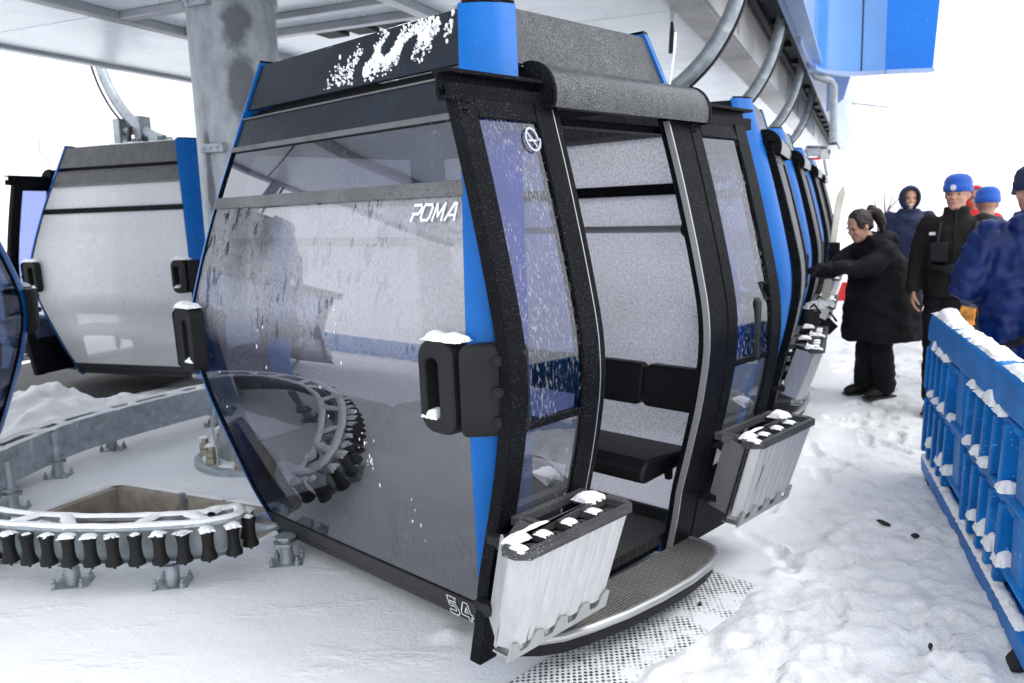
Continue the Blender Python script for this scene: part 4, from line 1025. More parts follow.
# ------------------------------------------------------------------ blue plastic barriers
def make_barrier(name, label, L=2.45, snow=True):
    """local x along the barrier, local -y faces the viewer, z up"""
    root = empty(name, (0, 0, 0), 0, label, 'barrier', 'blue plastic crowd barriers')
    H0, H1 = .03, .965
    out = [(0.03, H0 + .10), (.02, .55), (.0, .82), (.03, .91), (.09, H1), (L - .09, H1), (L - .03, .91), (L, .82), (L - .02, .55), (L - .03, H0 + .1), (L - .14, H0), (.14, H0)]
    mb = MB(); mb.prism(out, lambda a, b, h: (a, h, b), .01, .035); back = mb.build('back_sheet', M['plastic'], root, bevel=.006)
    mb = MB()
    mb.prism([(.0, .80), (.03, .91), (.09, H1 + .004), (L - .09, H1 + .004), (L - .03, .91), (L, .80)], lambda a, b, h: (a, h, b), -.055, .05); mb.build('top_beam', M['plastic'], root, bevel=.02)
    mb = MB(); mb.prism([(.06, .032), (L - .06, .032), (L - .02, .13), (.02, .13)], lambda a, b, h: (a, h, b), -.065, .055); mb.prism([(.06, .20), (L - .06, .20), (L - .06, .235), (.06, .235)], lambda a, b, h: (a, h, b), -.05, .0); mb.build('bottom_beam', M['plastic'], root, bevel=.015)
    mb = MB(); mb.box((L / 2, -.02, .505), (L - .06, .07, .035)); mb.build('middle_rail', M['plastic'], root, bevel=.012)
    sn = MB(); k = 0; x = .05
    xs = []
    while x < L - .08:
        xs.append(x); x += .16
    for i, x in enumerate(xs):
        if i % 7 == 5:
            mb = MB(); mb.box((x + .03, -.012, .52), (.17, .05, .64)); mb.build('solid_panel', M['plastic'], root, bevel=.015); continue
        if i % 7 == 6: continue
        mb = MB(); w = .042
        for (z0, z1) in ((.525, .775), (.15, .475)):
            mb.prism([(x - .035, z0), (x - .035 + w, z0), (x + .012 + w, z1), (x + .012, z1)], lambda a, b, h: (a, h, b), -.065, .012)
            mb.prism([(x + .0, z1 - .012), (x + .165, z1 - .012), (x + .165, z1 + .018), (x + .0, z1 + .018)], lambda a, b, h: (a, h, b), -.05, .012)
            mb.prism([(x - .03 + w, z0 + .03), (x + .115, z0 + .03), (x + .158, z1 - .02), (x + .01 + w, z1 - .02)], lambda a, b, h: (a, h, b), -.012, .012)
        mb.build('rib', M['plastic'], root, bevel=.006)
        if snow:
            if random.random() < .75: snowcap(sn, (x + .07, -.035, .792), (1, 0, 0), (0, 1, 0), (0, 0, 1), random.uniform(.08, .14), .075, random.uniform(.02, .055), 10, i)
            if random.random() < .5: snowcap(sn, (x + .03, -.04, .523), (1, 0, 0), (0, 1, 0), (0, 0, 1), random.uniform(.05, .11), .075, random.uniform(.02, .05), 10, i + 40)
            if random.random() < .55: snowcap(sn, (x + .02, -.035, .232), (1, 0, 0), (0, 1, 0), (0, 0, 1), random.uniform(.06, .11), .075, random.uniform(.02, .07), 10, i + 80)
            if random.random() < .5: snowcap(sn, (x + .05, -.03, .515), (1, 0, 0), (0, 1, 0), (0, 0, 1), .09, .06, .03, 10, i + 120)
    for x in (.28, L - .28):
        mb = MB(); mb.prism([(-.09, 0), (.09, 0), (.08, .02), (.06, .05), (-.06, .05), (-.08, .02)], lambda a, b, h: (x + h, a, b), -.05, .05); mb.build('foot', M['rubber'], root, bevel=.01)
    for z in (.80, .45, .20):
        mb = MB(); mb.tube([(-.03, 0, z), (.02, 0, z)], .022, 10); mb.build('hinge_peg', M['plastic'], root)
    if snow:
        for (c, w, h) in ((.14, .14, .012), (.33, .20, .05), (.46, .14, .03), (.62, .16, .012), (.88, .22, .014), (1.12, .16, .018), (1.42, .34, .022), (1.85, .3, .02)):
            snowcap(sn, (c, -.0, H1 + .004), (1, 0, 0), (0, 1, 0), (0, 0, 1), w, .10, h, 18, int(c * 50))
        for c in np.arange(.15, L - .1, .16): random.random() < .7 and snowcap(sn, (c, -.045, .13), (1, 0, 0), (0, 1, 0), (0, 0, 1), .19, .05, random.uniform(.012, .03), 10, int(c * 90))
        q = sn.build('snow_cover', M['snowy'], root); q['kind'] = 'stuff'
    return root
bA = Vector((2.26, 4.11, 0)); bd = (Vector((1.78, 2.69, 0)) - bA).normalized()
br = make_barrier('plastic_barrier', 'blue plastic crowd barrier capped with snow beside the trodden path')
br.location = bA - bd * .55 + Vector((.02, 0, 0)); br.rotation_euler = (0, 0, math.atan2(bd.y, bd.x))
br2 = make_barrier('plastic_barrier', 'blue plastic crowd barrier left of the view, mirrored in the cabin glass', snow=False)
br2.location = (-9.6, 5.6, .0); br2.rotation_euler = (0, 0, rad(-90 + 4))

# ------------------------------------------------------------------ people
def remesh(mb, voxel=.011, smooth=6, dec=None):
    me = bpy.data.meshes.new('tmp'); me.from_pydata(mb.v, [], mb.f)
    bm = bmesh.new(); bm.from_mesh(me); bmesh.ops.recalc_face_normals(bm, faces=bm.faces); bm.to_mesh(me); bm.free()
    o = bpy.data.objects.new('tmp', me); COL.objects.link(o)
    r = o.modifiers.new('r', 'REMESH'); r.mode = 'VOXEL'; r.voxel_size = voxel; r.use_smooth_shade = True
    s_ = o.modifiers.new('s', 'SMOOTH'); s_.factor = .5; s_.iterations = smooth
    dg = bpy.context.evaluated_depsgraph_get(); dg.update()
    out = bpy.data.meshes.new_from_object(o.evaluated_get(dg))
    bpy.data.objects.remove(o); bpy.data.meshes.remove(me)
    return out
def finish(me, name, mat, parent, wrinkle=0, wsc=9):
    if wrinkle:
        n = len(me.vertices); co = np.zeros(n * 3); no = np.zeros(n * 3)
        me.vertices.foreach_get('co', co); me.vertices.foreach_get('normal', no); co = co.reshape(-1, 3); no = no.reshape(-1, 3)
        for i in range(n):
            p = Vector(co[i]); a = noise.noise(Vector((p.x * wsc, p.y * wsc, p.z * wsc * 1.6 + 3 * noise.noise(p * 3)))); b = noise.noise(p * wsc * 2.6)
            co[i] += no[i] * wrinkle * (a + .45 * b)
        me.vertices.foreach_set('co', co.ravel()); me.update()
    me.materials.clear(); me.materials.append(mat); me.shade_smooth()
    o = bpy.data.objects.new(name, me); COL.objects.link(o); o.parent = parent
    return o
def limb(mb, pts, rs, n=12):
    mb.tube(pts, rs, n)
    for p, r in zip(pts, rs): mb.ellipsoid(p, (r, r, r), n, 8)
def rings(mb, R, n=20):
    """R: list of (cx, cy, z, rx, ry)"""
    vs = [(cx + rx * math.cos(2 * PI * k / n), cy + ry * math.sin(2 * PI * k / n), z) for cx, cy, z, rx, ry in R for k in range(n)]
    m = len(R); fs = [(i * n + k, i * n + (k + 1) % n, (i + 1) * n + (k + 1) % n, (i + 1) * n + k) for i in range(m - 1) for k in range(n)]
    fs += [tuple(range(n))[::-1], tuple((m - 1) * n + k for k in range(n))]; mb.add(vs, fs)
def hand(mb, wrist, dirv, palmn, side, curl=.5, sc=1.0):
    """palm and five bent fingers; dirv along the hand, palmn out of the palm, side = direction to the thumb"""
    w = Vector(wrist); d = Vector(dirv).normalized(); pn = Vector(palmn).normalized(); th = Vector(side).normalized()
    for a in np.linspace(-.030, .030, 5):
        mb.tube([w + th * a * .7 * sc, w + d * .05 * sc + th * a * sc, w + d * .088 * sc + th * a * sc], [.013 * sc, .0145 * sc, .0125 * sc], 8)
    for i, (a, ln) in enumerate(((.033, .070), (.011, .080), (-.011, .074), (-.032, .058))):
        p = w + d * .088 * sc + th * a * sc; q = [p - d * .02 * sc]; dd = d.copy(); L = ln * sc / 3
        for j in range(3):
            dd = (dd * math.cos(curl * (.6 + .25 * j)) + pn * math.sin(curl * (.6 + .25 * j))).normalized()
            ax = d.cross(pn); q.append(q[-1] + dd * (L + (.02 * sc if j == 0 else 0)))
        limb(mb, q, [.0095 * sc, .0092 * sc, .0085 * sc, .0072 * sc], 8)
    b = w + d * .03 * sc + th * .028 * sc
    limb(mb, [b, b + (th * .6 + d * .6 + pn * .35) * .035 * sc, b + (th * .6 + d * 1.1 + pn * .7) * .055 * sc], [.013 * sc, .0105 * sc, .0085 * sc], 8)
def head_mesh(mb, M4, s=1.0, n=18):
    def E(c, r): mb.ellipsoid(M4 @ Vector(c), (1, 1, 1), n, 12, (M4.to_3x3() @ Matrix.Diagonal(Vector(r) * s)))
    E((0, -.008, .035), (.077, .096, .092)); E((0, .018, -.03), (.066, .074, .075)); E((0, .048, -.085), (.040, .042, .034)); E((0, .02, -.07), (.055, .06, .045))
    E((0, .076, .022), (.055, .018, .014)); E((0, .098, -.022), (.012, .018, .014)); E((0, .088, -.002), (.009, .014, .028))
    for x in (-1, 1):
        E((x * .036, .072, -.022), (.022, .018, .016)); E((x * .078, -.005, -.005), (.010, .019, .031)); E((x * .017, .088, -.027), (.009, .010, .008))
    E((0, .086, -.055), (.024, .010, .006)); E((0, .084, -.067), (.020, .010, .006))
def face_bits(parent, M4, brow='hair', smile=False):
    for x in (-1, 1):
        mb = MB(); mb.ellipsoid(M4 @ Vector((x * .032, .077, .002)), (1, 1, 1), 10, 8, M4.to_3x3() @ Matrix.Diagonal((.010, .006, .005))); mb.build('eye', M['eye'], parent)
        mb = MB(); mb.ellipsoid(M4 @ Vector((x * .034, .089, .021)), (1, 1, 1), 10, 6, M4.to_3x3() @ Matrix.Diagonal((.021, .006, .0045))); mb.build('eyebrow', M[brow], parent)
    mb = MB(); mb.ellipsoid(M4 @ Vector((0, .0925, -.061)), (1, 1, 1), 12, 6, M4.to_3x3() @ Matrix.Diagonal((.025, .005, .004 if not smile else .007))); mb.build('mouth', M['lip'] if not smile else M['white'], parent)
def HM(pos, yaw=0, pitch=0, roll=0):
    return Matrix.Translation(pos) @ Matrix.Rotation(yaw, 4, 'Z') @ Matrix.Rotation(pitch, 4, 'X') @ Matrix.Rotation(roll, 4, 'Y')
def cap_mesh(M4, kind='beanie'):
    mb = MB(); n = 24; prof = []
    if kind == 'beanie': prof = [(.095, .112, .022), (.099, .117, .03), (.099, .117, .066), (.094, .112, .070), (.093, .110, .098), (.080, .095, .128), (.052, .062, .148), (.012, .014, .155)]
    vs = [M4 @ Vector((rx * math.cos(2 * PI * k / n), -.006 + ry * math.sin(2 * PI * k / n) , z - (.012 if math.sin(2 * PI * k / n) < 0 else 0) * max(0, 1 - (z - .02) / .09))) for rx, ry, z in prof for k in range(n)]
    m = len(prof); fs = [(i * n + k, i * n + (k + 1) % n, (i + 1) * n + (k + 1) % n, (i + 1) * n + k) for i in range(m - 1) for k in range(n)] + [tuple((m - 1) * n + k for k in range(n)), tuple(range(n))[::-1]]
    mb.add(vs, fs); return mb
def boots(root, feet, mat):
    for (x, y, ang, z) in feet:
        mb = MB(); R3 = Matrix.Rotation(ang, 3, 'Z')
        for (c, r) in (((0, .07, .045), (.048, .10, .045)), ((0, -.03, .06), (.045, .06, .06)), ((0, .12, .035), (.045, .06, .035)), ((0, -.03, .12), (.047, .055, .07))):
            q = R3 @ Vector(c); mb.ellipsoid((x + q.x, y + q.y, z + q.z), (1, 1, 1), 12, 8, R3 @ Matrix.Diagonal(r))
        finish(remesh(mb, .012, 3), 'boot', mat, root)
        mb = MB(); c = R3 @ Vector((0, .03, 0)); mb.box((x + c.x, y + c.y, z + .008), (.10, .28, .016), R3); mb.build('boot_sole', M['rubber'], root, bevel=.006)
def place_person(root, loc, face):
    """face = world direction the local +Y looks to"""
    root.location = loc; root.rotation_euler = (0, 0, math.atan2(face[1], face[0]) - PI / 2)

# --- guide in a charcoal jacket and blue beanie, walking towards the camera
P1 = empty('person', label='person in charcoal jacket and blue knitted beanie walking down the path', cat='person')
Hm = HM(Vector((0, .02, 1.615)), yaw=-.25)
mb = MB(); head_mesh(mb, Hm, 1.03); limb(mb, [(0, -.01, 1.42), (0, .0, 1.55)], [.062, .058])
rings(mb, [(0, 0, .85, .15, .10), (0, 0, 1.0, .14, .10), (0, 0, 1.2, .16, .11), (0, -.01, 1.36, .16, .10), (0, -.01, 1.44, .08, .07)])
for sx in (-1, 1): limb(mb, [(sx * .18, -.01, 1.40), (sx * .23, -.03, 1.13), (sx * .26, .06, .90)], [.05, .043, .030])
limb(mb, [(-.09, 0, .9), (-.09, .08, .5), (-.09, -.02, .10)], [.08, .055, .04]); limb(mb, [(.09, 0, .9), (.10, .08, .5), (.10, .18, .10)], [.08, .055, .04])
hand(mb, (.262, .065, .90), (.05, .12, -1), (-1, .2, 0), (-.2, 1, 0), .55, 1.05); hand(mb, (-.262, .065, .90), (-.05, .12, -1), (1, .2, 0), (.2, 1, 0), .55, 1.05)
finish(remesh(mb, .0075, 3), 'body', M['skin'], P1); face_bits(P1, Hm)
mb = MB(); rings(mb, [(0, 0, .86, .205, .145), (0, 0, .93, .205, .145), (0, 0, 1.06, .195, .14), (0, .01, 1.22, .215, .15), (0, 0, 1.36, .215, .13), (0, -.01, 1.435, .15, .10), (0, .0, 1.47, .09, .085), (0, .01, 1.53, .085, .085)])
for sx in (-1, 1): limb(mb, [(sx * .175, -.01, 1.405), (sx * .215, -.02, 1.30), (sx * .25, -.035, 1.13), (sx * .262, .0, 1.02), (sx * .265, .055, .915)], [.075, .078, .066, .060, .050])
finish(remesh(mb, .012, 4), 'jacket', M['ccharcoal'], P1, .009, 9)
mb = MB(); rings(mb, [(0, 0, .74, .17, .125), (0, 0, .90, .175, .13), (0, 0, .97, .17, .12)])
limb(mb, [(-.095, 0, .84), (-.10, .08, .48), (-.09, -.02, .12)], [.105, .082, .075]); limb(mb, [(.095, 0, .84), (.105, .08, .48), (.10, .17, .12)], [.105, .082, .075])
finish(remesh(mb, .012, 4), 'trousers', M['cblack'], P1, .012, 8)
boots(P1, ((-.09, -.01, .1, .0), (.10, .19, -.1, .0)), M['cblack'])
cap_mesh(Hm).build('beanie', M['knit'], P1, smooth=60)
mb = MB(); 
for k in range(8):
    a = 2 * PI * k / 8; c = Hm @ Vector((.016 * math.cos(a), .113, .05 + .016 * math.sin(a))); mb.ellipsoid(c, (.006, .006, .006), 6, 4)
mb.ellipsoid(Hm @ Vector((0, .113, .05)), (.009, .005, .009), 8, 5); mb.build('emblem', M['white'], P1)
mb = MB(); mb.tube([(.17, .13, 1.10), (.06, .165, 1.08), (-.06, .16, 1.10), (-.19, .09, 1.13), (-.21, 0, 1.13)], .030, 8); mb.tube([(.10, .15, 1.42), (.11, .165, 1.3), (.10, .17, 1.15)], .020, 8); mb.box((.10, .17, 1.20), (.12, .06, .14)); mb.box((.03, .17, 1.07), (.07, .05, .06)); mb.build('chest_harness', M['vinyl'], P1, bevel=.01)
mb = MB(); mb.box((.135, .150, 1.335), (.07, .006, .022), Matrix.Rotation(-.3, 3, 'Z')); mb.box((.15, .185, 1.20), (.02, .006, .09)); mb.build('jacket_mark', M['white'], P1)
mb = MB(); mb.tube([(0, .098, 1.52), (0, .108, 1.45), (0, .150, 1.36), (0, .170, 1.22), (0, .158, 1.06), (0, .160, .90)], .006, 6); mb.build('zip', M['vinyl'], P1)
mb = MB(); mb.tube([(-.19, -.07, 1.42), (-.13, .12, 1.40), (-.11, .165, 1.3), (-.11, .175, 1.14)], .016, 8); mb.build('harness_strap', M['vinyl'], P1)
for sx in (-1, 1):
    mb = MB(); mb.bar((sx * .10, .158, 1.02), (sx * .155, .125, .90), .006, .012); mb.build('pocket_zip', M['vinyl'], P1)
mb = MB(); mb.box((-.07, .155, .905), (.05, .012, .02)); mb.build('yellow_tab', M['orange'], P1)
place_person(P1, (3.34, 6.12, .02), (-.50, -.87))

# --- woman in a long black coat leaning to the cabins
P2 = empty('person', label='person with dark ponytail in a long black coat leaning to the cabins', cat='person')
Hm = HM(Vector((0, .20, 1.40)), pitch=-.38)
mb = MB(); head_mesh(mb, Hm, .98); limb(mb, [(0, .08, 1.25), (0, .16, 1.35)], [.055, .052])
rings(mb, [(0, -.02, .8, .14, .10), (0, -.01, .95, .13, .10), (0, .03, 1.12, .14, .10), (0, .06, 1.24, .14, .09), (0, .08, 1.29, .07, .06)])
limb(mb, [(.15, .07, 1.22), (.20, .28, 1.07), (.14, .50, 1.05)], [.045, .038, .028]); limb(mb, [(-.15, .07, 1.22), (-.17, .30, 1.08), (-.10, .56, 1.10)], [.045, .038, .028])
limb(mb, [(-.08, -.02, .85), (-.08, .02, .45), (-.08, -.02, .08)], [.075, .052, .04]); limb(mb, [(.08, -.02, .85), (.08, .04, .45), (.09, .02, .08)], [.075, .052, .04])
finish(remesh(mb, .010, 3), 'body', M['skin'], P2); face_bits(P2, Hm)
mb = MB(); hand(mb, (-.10, .55, 1.10), (.1, 1, .1), (0, .2, -1), (1, 0, 0), .5, 1.15); limb(mb, [(-.11, .48, 1.095), (-.10, .58, 1.10)], [.042, .036]); finish(remesh(mb, .008, 2), 'glove', M['cblack'], P2)
mb = MB(); hand(mb, (.14, .49, 1.05), (-.1, 1, .0), (0, .2, -1), (-1, 0, 0), .6, 1.15); limb(mb, [(.15, .43, 1.05), (.14, .52, 1.05)], [.042, .036]); finish(remesh(mb, .008, 2), 'glove', M['cblack'], P2)
mb = MB(); rings(mb, [(0, -.06, .47, .29, .32), (0, -.06, .54, .30, .325), (0, -.05, .75, .285, .30), (0, -.03, .95, .265, .255), (0, .0, 1.12, .235, .195), (0, .04, 1.22, .20, .15), (0, .07, 1.285, .13, .11), (0, .10, 1.33, .09, .09)], 28)
limb(mb, [(.16, .06, 1.20), (.20, .18, 1.10), (.20, .30, 1.05), (.15, .46, 1.05)], [.085, .090, .075, .055]); limb(mb, [(-.16, .06, 1.20), (-.19, .20, 1.11), (-.17, .32, 1.08), (-.11, .50, 1.095)], [.085, .090, .075, .055])
mb.ellipsoid((0, -.06, 1.28), (.12, .10, .085)); mb.ellipsoid((.07, .03, 1.30), (.05, .08, .05)); mb.ellipsoid((-.07, .03, 1.30), (.05, .08, .05))
finish(remesh(mb, .013, 4), 'coat', M['cblack'], P2, .020, 6)
mb = MB(); limb(mb, [(-.08, -.03, .80), (-.085, .01, .42), (-.085, -.03, .10)], [.11, .088, .088]); limb(mb, [(.085, -.03, .80), (.085, .02, .42), (.095, .01, .10)], [.11, .088, .088])
finish(remesh(mb, .012, 4), 'trousers', M['cblack'], P2, .012, 8)
boots(P2, ((-.085, -.01, .05, 0), (.095, .03, -.1, 0)), M['vinyl'])
mb = MB()
def Eh(c, r): mb.ellipsoid(Hm @ Vector(c), (1, 1, 1), 14, 10, Hm.to_3x3() @ Matrix.Diagonal(r))
Eh((0, -.022, .050), (.086, .098, .088)); Eh((0, -.06, .0), (.075, .06, .07)); Eh((.062, .0, .03), (.024, .06, .05)); Eh((-.062, .0, .03), (.024, .06, .05))
limb(mb, [Hm @ Vector(p) for p in ((0, -.11, .07), (0, -.15, .08), (0, -.19, .03), (0, -.205, -.05), (0, -.19, -.12))], [.03, .042, .048, .040, .018])
finish(remesh(mb, .008, 2), 'hair', M['hair'], P2, .006, 30)
mb = MB(); mb.box((.16, .17, 1.04), (.008, .075, .014), Matrix.Rotation(.2, 3, 'Z')); mb.build('coat_mark', M['lip'], P2)
place_person(P2, (3.00, 6.62, .01), (-.96, -.28))

# --- smiling man in a hooded navy jacket farther back
P3 = empty('person', label='person smiling in a navy jacket with the hood up, farther along the path', cat='person')
Hm = HM(Vector((0, .03, 1.60)), yaw=.1)
mb = MB(); head_mesh(mb, Hm); limb(mb, [(0, 0, 1.42), (0, .01, 1.54)], [.06, .056]); rings(mb, [(0, 0, .85, .15, .10), (0, 0, 1.2, .16, .11), (0, 0, 1.42, .09, .07)])
for sx in (-1, 1): limb(mb, [(sx * .19, 0, 1.38), (sx * .25, -.02, 1.12), (sx * .22, .12, .92)], [.05, .042, .03]); limb(mb, [(sx * .09, 0, .9), (sx * .10, .03, .5), (sx * .10, 0, .08)], [.08, .055, .04])
for sx in (-1, 1): hand(mb, (sx * .22, .12, .92), (-sx * .1, .3, -1), (-sx, .2, 0), (0, 1, 0), .6)
finish(remesh(mb, .011, 3), 'body', M['skin'], P3); face_bits(P3, Hm, smile=True)
mb = MB(); rings(mb, [(0, 0, .78, .23, .17), (0, 0, .95, .235, .175), (0, .01, 1.2, .245, .17), (0, 0, 1.36, .23, .14), (0, -.01, 1.44, .15, .11), (0, 0, 1.49, .11, .11)])
for sx in (-1, 1): limb(mb, [(sx * .20, -.01, 1.38), (sx * .255, -.02, 1.14), (sx * .24, .10, .95)], [.09, .082, .062])
finish(remesh(mb, .014, 4), 'jacket', M['cnavy'], P3, .014, 8)
mb = MB(); n = 20
vs = []
for i, (rr, y) in enumerate(((.095, .085), (.118, .06), (.130, .0), (.125, -.07), (.09, -.125), (.02, -.14))):
    vs += [Hm @ Vector((rr * .92 * math.cos(2 * PI * k / n), y, .015 + rr * 1.12 * math.sin(2 * PI * k / n))) for k in range(n)]
mb.add(vs, [(i * n + k, i * n + (k + 1) % n, (i + 1) * n + (k + 1) % n, (i + 1) * n + k) for i in range(5) for k in range(n)] + [tuple(5 * n + k for k in range(n))])
hd = mb.build('hood', M['cnavy'], P3, smooth=60); so = hd.modifiers.new('solid', 'SOLIDIFY'); so.thickness = .014
mb = MB(); rings(mb, [(0, 0, .75, .18, .13), (0, 0, .95, .17, .12)])
for sx in (-1, 1): limb(mb, [(sx * .095, 0, .84), (sx * .105, .03, .48), (sx * .105, 0, .1)], [.105, .085, .08])
finish(remesh(mb, .013, 4), 'trousers', M['cnavy'], P3, .012, 8)
boots(P3, ((-.105, 0, .2, 0), (.105, .02, -.2, 0)), M['cblack'])
mb = MB(); mb.box((-.12, .165, 1.30), (.07, .006, .03)); mb.box((-.12, .166, 1.34), (.03, .006, .03)); mb.build('jacket_mark', M['white'], P3)
place_person(P3, (4.66, 9.55, .02), (-.38, -.92))

# --- person in a red hood behind the guide
P4 = empty('person', label='person in a red hood and red jacket, just a head behind the guide', cat='person')
Hm = HM(Vector((0, .03, 1.60)), yaw=.15)
mb = MB(); head_mesh(mb, Hm); limb(mb, [(0, 0, 1.42), (0, .01, 1.54)], [.06, .056]); rings(mb, [(0, 0, .85, .15, .10), (0, 0, 1.2, .16, .11), (0, 0, 1.42, .09, .07)])
for sx in (-1, 1): limb(mb, [(sx * .19, 0, 1.38), (sx * .25, -.02, 1.12), (sx * .22, .12, .92)], [.05, .042, .03]); limb(mb, [(sx * .09, 0, .9), (sx * .10, .03, .5), (sx * .10, 0, .08)], [.08, .055, .04])
finish(remesh(mb, .012, 3), 'body', M['skin'], P4); face_bits(P4, Hm)
mb = MB(); rings(mb, [(0, 0, .80, .20, .15), (0, .01, 1.2, .22, .155), (0, 0, 1.36, .21, .13), (0, -.01, 1.44, .14, .11), (0, 0, 1.51, .10, .10)])
for sx in (-1, 1): limb(mb, [(sx * .19, -.01, 1.38), (sx * .25, -.02, 1.14), (sx * .24, .10, .95)], [.08, .075, .06])
finish(remesh(mb, .014, 4), 'jacket', M['red'], P4, .012, 8)
mb = MB(); vs = []
for i, (rr, y) in enumerate(((.088, .085), (.104, .06), (.112, .0), (.110, -.07), (.08, -.12), (.02, -.13))):
    vs += [Hm @ Vector((rr * .92 * math.cos(2 * PI * k / n), y, .02 + rr * 1.1 * math.sin(2 * PI * k / n))) for k in range(n)]
mb.add(vs, [(i * n + k, i * n + (k + 1) % n, (i + 1) * n + (k + 1) % n, (i + 1) * n + k) for i in range(5) for k in range(n)] + [tuple(5 * n + k for k in range(n))])
hd = mb.build('hood', M['red'], P4, smooth=60); so = hd.modifiers.new('solid', 'SOLIDIFY'); so.thickness = .014
mb = MB(); rings(mb, [(0, 0, .75, .17, .13), (0, 0, .95, .16, .12)])
for sx in (-1, 1): limb(mb, [(sx * .09, 0, .84), (sx * .10, .03, .48), (sx * .10, 0, .1)], [.10, .08, .075])
finish(remesh(mb, .014, 4), 'trousers', M['cblack'], P4, .012, 8); boots(P4, ((-.10, 0, .1, 0), (.10, .02, -.1, 0)), M['cblack'])
place_person(P4, (4.85, 8.55, .0), (-.5, -.86))

# --- blue beanie seen from behind, and the big blue jacket by the barrier
def back_person(label, jm, hat, hatmat, H, loc, face, bend=False, arms=None, bag=False):
    P = empty('person', label=label, cat='person'); k = H / 1.78
    Hm = HM(Vector((0, .04, 1.60)) * k, pitch=-.12)
    mb = MB(); head_mesh(mb, Hm, k); limb(mb, [Vector((0, 0, 1.42)) * k, Vector((0, .02, 1.54)) * k], [.06, .056]); rings(mb, [(0, 0, .85 * k, .15, .10), (0, 0, 1.2 * k, .16, .11), (0, 0, 1.42 * k, .09, .07)])
    A = arms or [(.20, 0, 1.38), (.26, .04, 1.12), (.20, .26, 1.02)]
    for sx in (-1, 1):
        a = [Vector((sx * p[0], p[1], p[2])) * k for p in A]; limb(mb, a, [.05, .042, .03]); limb(mb, [Vector((sx * .09, 0, .9)) * k, Vector((sx * .10, .03, .5)) * k, Vector((sx * .10, 0, .08)) * k], [.08, .055, .04])
        d = (a[2] - a[1]).normalized(); hand(mb, a[2], d, (-sx, 0, -.3), (0, .2, 1), .6)
    finish(remesh(mb, .012, 3), 'body', M['skin'], P); face_bits(P, Hm)
    mb = MB(); rings(mb, [(cx, cy, z * k, rx, ry) for cx, cy, z, rx, ry in [(0, 0, .74, .24, .19), (0, 0, .95, .245, .185), (0, 0, 1.2, .255, .18), (0, -.01, 1.34, .245, .155), (0, -.01, 1.43, .16, .12), (0, 0, 1.50, .10, .10)]])
    mb.ellipsoid(Vector((0, -.09, 1.44)) * k, (.15, .09, .08))
    for sx in (-1, 1):
        a = [Vector((sx * p[0], p[1], p[2])) * k for p in A]; limb(mb, [a[0], a[0].lerp(a[1], .5), a[1], a[1].lerp(a[2], .5), a[2]], [.095, .098, .088, .08, .062])
    finish(remesh(mb, .012, 3), 'jacket', M[jm], P, .026, 9)
    mb = MB(); rings(mb, [(0, 0, .75 * k, .18, .14), (0, 0, .95 * k, .17, .13)])
    for sx in (-1, 1): limb(mb, [Vector((sx * .095, 0, .84)) * k, Vector((sx * .105, .03, .48)) * k, Vector((sx * .105, 0, .1)) * k], [.11, .088, .08])
    finish(remesh(mb, .014, 4), 'trousers', M['cblack'], P, .012, 8); boots(P, ((-.105, 0, .1, 0), (.105, .02, -.1, 0)), M['cblack'])
    hm = cap_mesh(Hm if k > .95 else Hm @ Matrix.Scale(k * 1.05, 4))
    if hat == 'beanie': hm.build('beanie', M[hatmat], P, smooth=60)
    else:
        hm.build('cap', M[hatmat], P, smooth=60)
        mb = MB(); mb.prism([(-.075, .09), (-.06, .15), (0, .175), (.06, .15), (.075, .09)], lambda a, b, h: Hm @ Vector((a, b, .035 + h - (b - .09) * .25)), -.006, .006); mb.build('cap_visor', M[hatmat], P, bevel=.004)
    if bag:
        mb = MB(); mb.tube([Vector(p) * k for p in ((.17, -.17, 1.42), (.12, -.20, 1.2), (.02, -.215, 1.0), (-.10, -.21, .85), (-.2, -.12, .78))], .02, 8); mb.build('shoulder_strap', M['vinyl'], P)
    place_person(P, loc, face); return P
back_person('person with only a blue knitted beanie showing between guide and blue jacket', 'cnavy', 'beanie', 'knit', 1.72, (4.05, 6.95, 0), (.5, .86))
back_person('person in a wet bright blue jacket and navy cap cut by the right picture edge', 'cblue', 'cap', 'cnavy', 1.80, (2.80, 4.36, .0), (.22, .97), arms=[(.21, 0, 1.38), (.31, .02, 1.12), (.14, .26, 1.02)], bag=True)
mb = MB(); p = Vector(onY(975, 312, 5.3))
for q in (-1, 1):
    c = p + Vector((q * .05, q * .02, .02 * q)); hand(mb, c + Vector((0, 0, .10)), (q * .1, 0, -1), (0, -1, 0), (q, 0, 0), .35, 1.15); limb(mb, [c + Vector((0, 0, .10)), c + Vector((0, 0, .18))], [.035, .042])
o = finish(remesh(mb, .008, 2), 'orange_gloves', M['orange'], None, .006, 20); tag(o, 'pair of orange and yellow gloves hanging behind the barrier', 'gloves')

